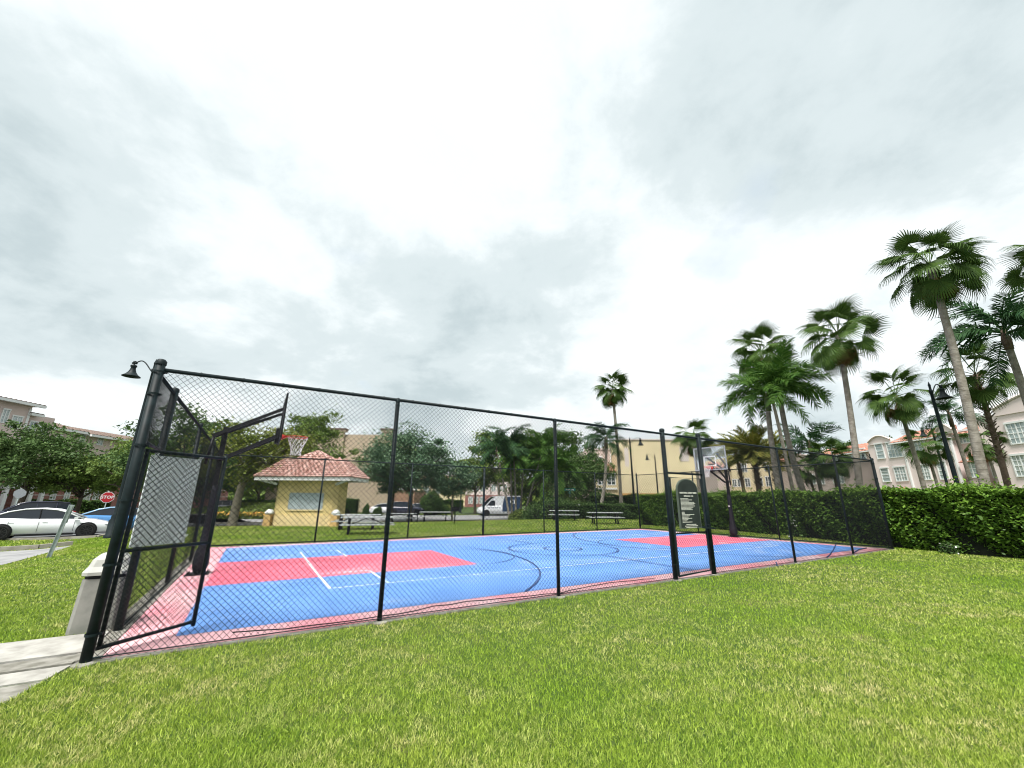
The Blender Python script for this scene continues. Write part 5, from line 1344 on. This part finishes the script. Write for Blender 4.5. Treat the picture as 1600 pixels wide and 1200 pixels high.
def hedge(name, label, line, depth, H, m, n, size, seed, zb=0.0, core=True, cat='hedge', wob=.10, group=None):
    """line: front foot points (world XY) from left to right; body lies behind it"""
    r = np.random.default_rng(seed)
    P = np.array([p[:2] for p in line], float); seg = np.diff(P, axis=0); ln = np.linalg.norm(seg, axis=1); cum = np.concatenate([[0], np.cumsum(ln)])
    o = P[0]; t = thing(name, label, cat, (o[0], o[1], zb), 0, group)
    def at(s):
        k = np.clip(np.searchsorted(cum, s, side='right') - 1, 0, len(ln) - 1); f_ = (s - cum[k]) / ln[k]
        d = seg[k] / ln[k][:, None]; nrm = np.stack([-d[:, 1], d[:, 0]], -1)
        return P[k] + seg[k] * f_[:, None], nrm
    L_ = cum[-1]
    # faces: front, top, ends, back
    nf = int(n * .5); nt_ = int(n * .38); ne = n - nf - nt_
    s = r.random(nf) * L_; z = r.random(nf) ** .9 * H
    bulge = wob * np.sin(s * 2.1 + z * 2.5 + seed) + wob * .8 * np.sin(s * 5.3 + 1 + z * 4) + r.normal(size=nf) * wob * .55
    dep = .02 + .16 * r.random(nf) ** 1.5 + np.maximum(0, .25 * (1 - z / H) ** 2) - bulge * .8
    c0, nn = at(s); A_ = np.column_stack([c0 + nn * dep[:, None], z])
    s = r.random(nt_) * L_; w = r.random(nt_) ** 1.3 * depth; c0, nn = at(s); zz_ = H - .10 * r.random(nt_) ** 2 + .05 * np.sin(s * 3.3) + .05 * np.sin(s * 1.1 + seed) + r.exponential(.05, nt_) * (1 + .8 * np.sin(s * 1.7 + seed))
    B_ = np.column_stack([c0 + nn * w[:, None], zz_])
    s = np.where(r.random(ne) < .5, r.random(ne) * .18, L_ - r.random(ne) * .18); w = r.random(ne) * depth; c0, nn = at(s); E_ = np.column_stack([c0 + nn * w[:, None], r.random(ne) * H])
    C = np.vstack([A_, B_, E_]); C[:, 0] -= o[0]; C[:, 1] -= o[1]
    V, F = leaf_quads(C, size * (.7 + .6 * r.random(len(C))), up=.5)
    lv = r.random(len(C)) * .8 + .2 * (C[:, 2] / H) ** 3  # leaves coloured brighter towards the top, painting in the sun there
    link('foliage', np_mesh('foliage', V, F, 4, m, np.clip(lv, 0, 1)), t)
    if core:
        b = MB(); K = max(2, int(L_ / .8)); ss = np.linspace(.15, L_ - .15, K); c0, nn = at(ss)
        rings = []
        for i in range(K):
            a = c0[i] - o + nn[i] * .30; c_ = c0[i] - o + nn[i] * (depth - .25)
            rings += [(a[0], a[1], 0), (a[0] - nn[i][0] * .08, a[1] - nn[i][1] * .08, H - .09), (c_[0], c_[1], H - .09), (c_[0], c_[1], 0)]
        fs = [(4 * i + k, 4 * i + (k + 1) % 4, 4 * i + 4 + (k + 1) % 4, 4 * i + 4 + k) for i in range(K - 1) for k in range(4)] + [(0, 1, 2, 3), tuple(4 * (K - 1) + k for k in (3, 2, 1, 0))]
        b.add(rings, fs); b.build('twig_shade_core', M['hedge_core'], t)  # solid dark core: stems plus painted shade for the gaps between leaves
    return t
HB = [(L(22.75, 4.05)), (L(21.9, 2.0)), (L(20.95, -.05)), (L(20.6, -1.6)), (L(20.4, -3.1)), (L(20.3, -6.0)), (L(20.4, -9.5))]
hedge('clipped_hedge', 'tall glossy hedge from the fence corner to the right edge of the photo', HB, 1.6, 1.93, M['hedge'], 52000, .115, 3, group='tall clipped hedges')
hedge('clipped_hedge', 'tall glossy hedge behind the far hoop, left of the gap', [L(23.5, 14.2), L(24.0, 12.3), L(24.3, 10.4), L(23.7, 7.3), L(22.95, 4.95)], 1.6, 1.93, M['hedge'], 40000, .115, 4, group='tall clipped hedges')
def gl(u, v, z): q = G(u, v, z); return Vector((q.x, q.y, 0))
hedge('clipped_hedge', 'low clipped hedge behind the two right picnic tables', [A(862, 800, 38), A(925, 800, 37.2), A(1010, 800, 36.5)], 1.5, 1.55, M['shrub'], 14000, .12, 5, -.35)
hedge('clipped_hedge', 'dark hedge between the low hedge and the yellow wall', [A(922, 800, 44), A(975, 800, 43.5), A(1040, 800, 42)], 1.5, 2.45, M['shrub'], 12000, .14, 6, -.4)
hedge('clipped_hedge', 'small square clipped hedge against the beige wall by the kiosk', [A(524, 800, 60), A(554, 800, 60)], 1.8, 1.9, M['shrub'], 6000, .16, 7, -.45)
hedge('clipped_hedge', 'low dark hedge in front of the brick building on the left', [A(-60, 800, 56), A(60, 800, 58), A(160, 800, 60)], 1.5, 1.5, M['shrub'], 9000, .2, 8, -.45)
hedge('clipped_hedge', 'far dark hedge line beyond the street left of the van', [A(655, 800, 92), A(722, 800, 92)], 2, 1.8, M['shrub'], 5000, .25, 9, -.45)
hedge('clipped_hedge', 'far clipped hedge line between the kiosk and hoop pole', [A(362, 800, 66), A(424, 800, 66)], 2, 1.6, M['shrub'], 5000, .22, 10, -.45)
def shrub(name, label, X, Y, zb, rx, rz, m, n, size, seed, cat='shrub', flowers=None, fn=0, zc=None, group=None):
    r = np.random.default_rng(seed); t = thing(name, label, cat, (X, Y, zb), 0, group)
    q = r.normal(size=(n, 3)); q /= np.linalg.norm(q, axis=1)[:, None]; q[:, 2] = np.abs(q[:, 2]) if zc is None else q[:, 2]
    rr = (.72 + .28 * r.random(n)) * (1 + .08 * np.sin(q[:, 0] * 5 + seed) + .08 * np.sin(q[:, 1] * 6))
    C = q * rr[:, None] * np.array([rx, rx, rz]); C[:, 2] += (zc or 0)
    V, F = leaf_quads(C, size); link('foliage', np_mesh('foliage', V, F, 4, m, r.random(n)), t)
    b = MB(); b.lathe([(rx * .5, 0), (rx * .7, (zc or 0) + rz * .1), (rx * .6, (zc or 0) + rz * .5), (.01, (zc or 0) + rz * .72)], (0, 0, 0), 10); b.build('twig_shade_core', M['hedge_core'], t)  # dark filler body, inner shade of the shrub put into its colour
    if fn:
        C2 = q[:fn] * 1.04 * np.array([rx, rx, rz]); C2[:, 2] += (zc or 0); V, F = leaf_quads(C2, size * 1.1, aspect=.9)
        link('flowers', np_mesh('flowers', V, F, 4, flowers, r.random(fn)), t)
    return t
p = A(674, 790, 57); shrub('topiary_shrub', 'big round clipped shrub under the far trees', p.x, p.y, -.45, 1.5, 1.55, M['shrub'], 8000, .15, 1, zc=1.55)
p = A(688, 792, 60); shrub('topiary_shrub', 'smaller round shrub hugging the big round one', p.x, p.y, -.45, 1.3, 1.7, M['shrub'], 3000, .16, 2)
for i, (u, F, rx, rz, mm, lab) in enumerate([(812, 41, 1.1, 1.0, 'shrub_light', 'light green low shrub at the van rear wheel'), (838, 39.5, 1.5, 1.5, 'shrub', 'green shrub between the van and the palm clump'),
        (868, 39, 1.9, 2.3, 'shrub', 'tall bushy shrub left of the post with table before it'), (893, 42, 1.8, 2.3, 'shrub_light', 'light green bushy shrub under the street name sign'), (915, 43, 1.5, 1.7, 'shrub', 'dark shrub between the white post and dark hedge'),
        (590, 52, .6, 1.1, 'shrub', 'small dark shrub at the foot of the beige wall'), (572, 58, .5, 1.3, 'shrub', 'thin reddish plant at the beige wall'), (700, 62, 1.0, 1.2, 'shrub_light', 'pale shrub at the foot of the distant street lamp'),
        (1582, 19.5, .9, 2.35, 'shrub_light', 'pale plant rising above the hedge near the right edge')]):
    p = A(u, 800, F); shrub('shrub', lab, p.x, p.y, GZ(p.x, p.y), rx, rz, M[mm], 2600, .15, 20 + i)
q = L(23.15, 4.2); shrub('flowering_shrub', 'white flowering plant in the gap between the tall hedges', q.x, q.y, 0, .42, .95, M['shrub'], 900, .09, 41, flowers=M['petal_white'], fn=55)
q = L(20.62, -1.35); shrub('flowering_shrub', 'tiny white flowers at the foot of the tall hedge', q.x, q.y, 0, .22, .38, M['shrub'], 300, .07, 42, flowers=M['petal_white'], fn=16)
# flower bed and bright lawn bank left of the kiosk
fb = A(385, 800, 45)
t = shrub('flower_bed', 'orange and yellow flower bed left of the kiosk', 0, 0, 0, 1, .3, M['shrub_light'], 10, .1, 50, 'flower bed'); t.location = (-27.0, 43.5, -.45); t.scale = (1, 1, 1)
for c_ in list(t.children): bpy.data.objects.remove(c_)
r_ = np.random.default_rng(5); n = 5000; C = np.column_stack([r_.uniform(-3.2, 6.5, n), r_.uniform(-.8, .8, n), r_.uniform(0.0, .55, n)]); V, F = leaf_quads(C, .17); link('foliage', np_mesh('foliage', V, F, 4, M['shrub_light'], r_.random(n)), t)
n = 420; C = np.column_stack([r_.uniform(-3.2, 6.5, n), r_.uniform(-.85, .2, n), r_.uniform(.3, .68, n)]); V, F = leaf_quads(C, .16, aspect=.9); link('flowers', np_mesh('flowers', V, F, 4, M['petal_orange'], r_.random(n)), t)
q = A(384, 800, 60); n = 9000
t = thing('bank_planting', 'bright green ground cover bank left of the kiosk', 'ground cover', (q.x, q.y, -.45)); C = np.column_stack([r_.uniform(-6, 8, n), r_.uniform(-5, 5, n), 0 * r_.random(n)]); C[:, 2] = 1.25 * np.clip((C[:, 1] + 5) / 10, 0, 1) + .2 * r_.random(n)
V, F = leaf_quads(C, .34); me = np_mesh('foliage', V, F, 4, M['shrub_light'], r_.random(n)); link('foliage', me, t)
q = G(345, 812, -.3)

# ------------------------------------------------------------------ palms
def fan_mesh(R, pet, droop, seed, m):
    """one fan leaf pointing +x: stalk, then segments radiating from the hub; tips hang"""
    r = np.random.default_rng(seed); V = []; Q = []; lv = []
    def quad(a, b_, c_, d_, v): n0 = len(V); V.extend([a, b_, c_, d_]); Q.append((n0, n0 + 1, n0 + 2, n0 + 3)); lv.append(v)
    hz = -.10 * pet * pet
    dip = rad(12 + 26 * droop + 10 * r.random()); ca_, sa_ = math.cos(dip), math.sin(dip)
    for (dy, dz) in ((.018, 0), (0, .02)):
        quad((0, -dy, -dz), (0, dy, dz), (pet, dy * .8, hz + dz * .8), (pet, -dy * .8, hz - dz * .8), .9)
    n = 34; hub = np.array([pet, 0, hz])
    for i in range(n):
        a = rad(-128 + 256 * (i + .5) / n); Rr = R * (1 - .22 * abs(a) / 2.2) * r.uniform(.9, 1.06)
        d = np.array([math.cos(a) * ca_, math.sin(a), -math.cos(a) * sa_ - .16 * abs(math.sin(a))]); d /= np.linalg.norm(d); s = np.array([-math.sin(a) * ca_, math.cos(a), math.sin(a) * sa_]); da = rad(256 / n) / 2
        z1 = -.05 * Rr + .10 * abs(math.sin(a)) * R * .6; f1 = .58
        m1 = hub + d * Rr * f1 + [0, 0, z1]; w1 = Rr * f1 * math.tan(da) * .95
        fold = .035 * R * (1 if i % 2 else -1)
        quad(hub - s * .004, hub + s * .004, m1 + s * w1 + [0, 0, fold], m1 - s * w1 - [0, 0, fold], .25 + .5 * r.random())
        dr = droop * r.uniform(.6, 1.5)
        m2 = m1 + d * Rr * .26 * math.cos(dr * .6) + [0, 0, -Rr * .26 * math.sin(dr * .6)]
        m3 = m2 + d * Rr * .22 * math.cos(dr * 1.5) + [0, 0, -Rr * .24 * math.sin(min(1.57, dr * 1.5)) - r.random() * droop * .12]
        v = .2 + .6 * r.random()
        quad(m1 - s * w1 * .85, m1 + s * w1 * .85, m2 + s * w1 * .5, m2 - s * w1 * .5, v); quad(m2 - s * w1 * .5, m2 + s * w1 * .5, m3 + s * .006, m3 - s * .006, v)
    return np_mesh('frond', np.array(V), np.array(Q), 4, m, np.array(lv))
def feather_mesh(Ln, arch, leaf, droop, seed, m, n=46, plume=.5, vee=.3):
    r = np.random.default_rng(seed); V = []; Q = []; lv = []
    def quad(a, b_, c_, d_, v): n0 = len(V); V.extend([a, b_, c_, d_]); Q.append((n0, n0 + 1, n0 + 2, n0 + 3)); lv.append(v)
    P = [np.zeros(3)]; a = 0.0; K = 14; T = []
    for k in range(K):
        a = -arch * (k / K) ** 1.2; T.append(np.array([math.cos(a), 0, math.sin(a)])); P.append(P[-1] + T[-1] * Ln / K)
    T.append(T[-1])
    def at(f): x = f * K; k = min(int(x), K - 1); return P[k] + (P[k + 1] - P[k]) * (x - k), T[k]
    for k in range(K):
        w = .028 * (1 - k / K) + .006
        for ax in (np.array([0, 1., 0]), np.array([0, 0, 1.])): quad(P[k] - ax * w, P[k] + ax * w, P[k + 1] + ax * w * .9, P[k + 1] - ax * w * .9, .9)
    for i in range(n):
        f = .16 + .84 * (i + r.random() * .6) / n; p, t = at(min(f, .999)); up = np.array([-t[2], 0, t[0]])
        ll = leaf * (math.sin(PI * min(1, (f - .05) * .93)) ** .5 * .95 + .12) * r.uniform(.85, 1.1)
        for s in (1, -1):
            pl = r.normal() * plume; o = np.array([0, s, 0]) * math.cos(pl) + up * (math.sin(pl) * .8 + vee)
            d0 = o * .82 + t * (.42 + .4 * f); d0 /= np.linalg.norm(d0); q1 = p + d0 * ll * .5
            d1 = d0 + np.array([0, 0, -1]) * droop * r.uniform(.7, 1.3); d1 /= np.linalg.norm(d1); q2 = q1 + d1 * ll * .5
            w = t * .036 * (1.2 - .3 * f); v = r.random() * .9
            quad(p - w * .7, p + w * .7, q1 + w, q1 - w, v); quad(q1 - w, q1 + w, q2 + w * .15, q2 - w * .15, v)
    return np_mesh('frond', np.array(V), np.array(Q), 4, m, np.array(lv))
FANS = [fan_mesh(1.0, 1.05, .40, 1, M['fan_green']), fan_mesh(.98, 1.25, .75, 2, M['fan_green']), fan_mesh(1.05, 1.1, 1.0, 3, M['fan_green']), fan_mesh(.95, 1.35, .6, 33, M['fan_green'])]
DEAD = [fan_mesh(.95, .75, 1.4, 4, M['fan_dead']), fan_mesh(.85, .8, 1.5, 5, M['fan_dead'])]
QUEEN = [feather_mesh(3.4, 1.35, .80, .9, 6, M['feather_green'], 66, .55, .05), feather_mesh(3.3, 1.75, .85, 1.1, 7, M['feather_green'], 60, .55, .05), feather_mesh(3.1, 1.1, .75, .8, 8, M['feather_green'], 60, .5, .1)]
QBLUE = [feather_mesh(3.2, 1.5, .75, .9, 9, M['feather_blue'], 46, .5, .1), feather_mesh(3.0, 1.2, .7, .8, 10, M['feather_blue'], 46, .5, .1)]
DATE = [feather_mesh(2.9, .75, .50, .15, 11, M['feather_gold'], 46, .25, .35), feather_mesh(2.7, 1.0, .48, .2, 12, M['feather_gold'], 46, .25, .35)]
PHX = [feather_mesh(3.2, 1.1, .55, .3, 13, M['feather_green'], 46, .3, .25), feather_mesh(3.0, 1.5, .5, .4, 14, M['feather_green'], 46, .3, .25)]
def palm(label, kind, crown, base, scale=1.0, n=None, r0=.2, seed=1, trunk='palm_trunk', group='palm trees', bend=.3, boots=False, dead=6):
    r = np.random.default_rng(seed); base = Vector(base); crown = Vector(crown)
    t = thing({'fan': 'fan_palm', 'queen': 'queen_palm', 'date': 'date_palm', 'blue': 'queen_palm', 'phx': 'date_palm'}[kind], label, 'palm tree', base, 0, group)
    crown = crown + Vector((0, 0, .42 * scale if kind == 'fan' else .25 * scale)); top = crown - base; b = MB(); K = 16; pts = []; rs = []
    for k in range(K + 1):
        f = k / K; p = Vector((0, 0, 0)).lerp(top, f); sx = math.sin(PI * f) * bend * .3; p += Vector((sx, 0, 0)); p.z = top.z * f - (.2 if k == 0 else 0)
        pts.append(p); rs.append(r0 * (1.45 - .45 * min(1, f * 6)) * (1 - .32 * f) * (1 + .025 * (k % 2)))
    rs = [q_ * .86 for q_ in rs]; b.tube(pts, rs, 12); tr = b.build('trunk', M[trunk], t, True)
    rg = MB(); nr = int(top.z / .16)
    for k in range(2, nr - 1):
        f = k / nr; i = min(int(f * K), K - 1); p = pts[i].lerp(pts[i + 1], f * K - i); rr = rs[i] + (rs[i + 1] - rs[i]) * (f * K - i)
        rg.lathe([(rr * 1.0, -.015), (rr * 1.035, -.004), (rr * 1.035, .004), (rr * 1.0, .015)], p, 12)
    q = rg.build('leaf_scars', M[trunk], tr); q['kind'] = 'stuff'
    if boots or kind == 'date':
        bt = MB(); nb_ = 90 if boots else 60; lo = .45 if boots else .55
        for k in range(nb_):
            f = lo + (1 - lo) * k / nb_; i = min(int(f * K), K - 1); p = pts[i].lerp(pts[i + 1], f * K - i); a = k * 2.4
            d = Vector((math.cos(a), math.sin(a), 0)); bt.bar(p + d * rs[i] * .8, p + d * (rs[i] + .16) + Vector((0, 0, .16)), .08, .03)
        q = bt.build('old_leaf_bases', M['palm_brown'], tr); q['kind'] = 'stuff'
    if kind in ('queen', 'blue'):
        b = MB(); b.tube([top - Vector((0, 0, .75)), top - Vector((0, 0, .3)), top + Vector((0, 0, .35))], [r0 * .72, r0 * .85, r0 * .3], 10); b.build('crownshaft', M['crownshaft'] if kind == 'queen' else M['palm_brown'], t, True)
    sets = {'fan': FANS, 'queen': QUEEN, 'blue': QBLUE, 'date': DATE, 'phx': PHX}[kind]
    n = int(n * .72) if (n and kind == 'fan') else n or {'fan': 28, 'queen': 17, 'blue': 17, 'date': 44, 'phx': 34}[kind]
    rng_el = {'fan': (80, -48), 'queen': (78, 2), 'blue': (78, -8), 'date': (80, -12), 'phx': (78, -20)}[kind]
    for k in range(n):
        f = (k + .5) / n; elv = rng_el[0] + (rng_el[1] - rng_el[0]) * f ** .85 + r.normal() * (10 if kind == 'fan' else 6); az = k * 2.39996 + r.normal() * .3
        me = sets[r.integers(0, len(sets))] if kind != 'fan' else sets[min(3, int(f * 2.2 + r.random() * 1.6))]
        o = link('frond', me, t, top + Vector((0, 0, .10 - .35 * f if kind == 'fan' else .15 - .2 * f)) , (r.normal() * .45, -rad(elv), az)); s = scale * r.uniform(.88, 1.08); o.scale = (s, s, s)
    if kind == 'fan':
        for k in range(dead):
            o = link('dead_frond', DEAD[k % 2], t, top - Vector((0, 0, .40)), (r.normal() * .3, rad(r.uniform(52, 80)), k * 2.4 + r.random())); s = scale * r.uniform(.8, 1); o.scale = (s, s, s)
            o['label'] = 'hanging brown dead frond'
    return t
def P3(u, v, F): q = A(u, v, F); return (q.x, q.y, q.z)
def base_at(u, F, du=None):
    q = A(u, 780, F); return (q.x, q.y, GZ(q.x, q.y))
palm('tallest fan palm, its grey trunk leaning behind the hedge at right', 'fan', P3(1457, 428, 14.6), base_at(1536, 15.2), .86, 46, .185, 1, bend=.5, dead=9)
palm('second tallest fan palm, thick straight trunk right of the leaning palms', 'fan', P3(1312, 535, 18.6), base_at(1339, 19.2), .90, 40, .17, 2, dead=7)
palm('fan palm whose crown rises behind the two leaning feather palms', 'fan', P3(1190, 560, 27), base_at(1243, 28), 1.12, 36, .14, 3)
palm('left one of the two leaning feather palms', 'queen', P3(1199, 628, 23.4), base_at(1221, 23.8), .80, 20, .20, 4, bend=-.4)
palm('right one of the two leaning feather palms, trunk curving to the right', 'queen', P3(1217, 612, 23.0), base_at(1268, 23.6), .88, 22, .20, 5, bend=-.9)
palm('yellow green date palm in front of the cream yellow block', 'date', P3(1178, 718, 30), base_at(1185, 30), .88, 48, .24, 6, trunk='palm_brown')
palm('smaller date palm left of the yellow green one, behind the far backboard', 'date', P3(1150, 712, 36), base_at(1165, 36), .78, 34, .18, 26, trunk='palm_brown')
palm('ragged date palm right of the yellow green one', 'date', P3(1206, 714, 34), base_at(1212, 34), .80, 30, .16, 27, trunk='palm_brown')
palm('fan palm behind the far basketball backboard', 'fan', P3(1083, 692, 37), base_at(1092, 37), 1.05, 34, .16, 7)
palm('tall slim fan palm standing alone left of the blank yellow wall', 'fan', P3(957, 614, 39), base_at(970, 39.5), 1.02, 40, .20, 8)
palm('bending queen palm just left of the tall slim fan palm', 'blue', P3(947, 692, 38), base_at(934, 38.5), .86, 18, .20, 9, bend=.8)
palm('queen palm with drooping fronds left of the thick straight trunk', 'blue', P3(1266, 700, 31), base_at(1285, 31), .88, 18, .18, 10)
palm('bushy short fan palm in front of the pink row', 'fan', P3(1297, 722, 29), base_at(1314, 29), .80, 40, .20, 11, trunk='palm_brown', dead=4)
palm('small fan palm at the left end of the pink row', 'fan', P3(1262, 738, 36), base_at(1276, 36), .7, 26, .14, 12, trunk='palm_brown', dead=3)
palm('fan palm with a brown skirt left of the near street lamps', 'fan', P3(1402, 628, 26), base_at(1449, 26.5), 1.05, 32, .17, 13, dead=12)
palm('fan palm with shaggy brown trunk right of the tallest fan palm', 'fan', P3(1527, 596, 21), base_at(1577, 21.5), .95, 30, .17, 14, boots=True, trunk='palm_brown', dead=4)
palm('big feather palm at the right edge with a dark leaning trunk', 'blue', P3(1572, 530, 17.5), base_at(1648, 18), 1.0, 26, .20, 15, bend=.3)
palm('fan palm cut off by the right edge above the feather palm', 'fan', P3(1662, 420, 13), base_at(1735, 13.3), .75, 36, .18, 16)
palm('small queen palm between the near lamps and the tallest trunk', 'blue', P3(1484, 652, 25), base_at(1524, 25.5), .62, 15, .14, 17)
palm('pale fan palm behind the nearest street lamp pole', 'fan', P3(1447, 705, 30), base_at(1470, 30), .85, 26, .13, 18, dead=3)
palm('low fan palm beside the tallest palm trunk in front of the pink row', 'fan', P3(1540, 700, 34), base_at(1565, 34), .85, 22, .14, 19, dead=2)
for i, (u, v, F, ub, k_, sc_1, lab) in enumerate([(776, 706, 43, 797, 'blue', 1.0, 'leftmost slender palm of the clump in front of the van'), (796, 700, 44, 800, 'blue', 1.05, 'slender palm in the clump, second trunk from the left'), (803, 722, 43.5, 806, 'phx', .8, 'slender palm in the clump, third trunk from the left'),
        (818, 716, 45, 812, 'phx', .9, 'slender palm in the clump, fourth trunk from the left'), (848, 705, 44, 816, 'phx', 1.1, 'slender palm at the right side of the clump'), (872, 738, 42, 868, 'phx', 1.1, 'short drooping palm over the tall bushy shrub')]):
    palm(lab, k_, P3(u, v, F), base_at(ub, F), sc_1, None, .13, 30 + i, 'palm_trunk', bend=.2)
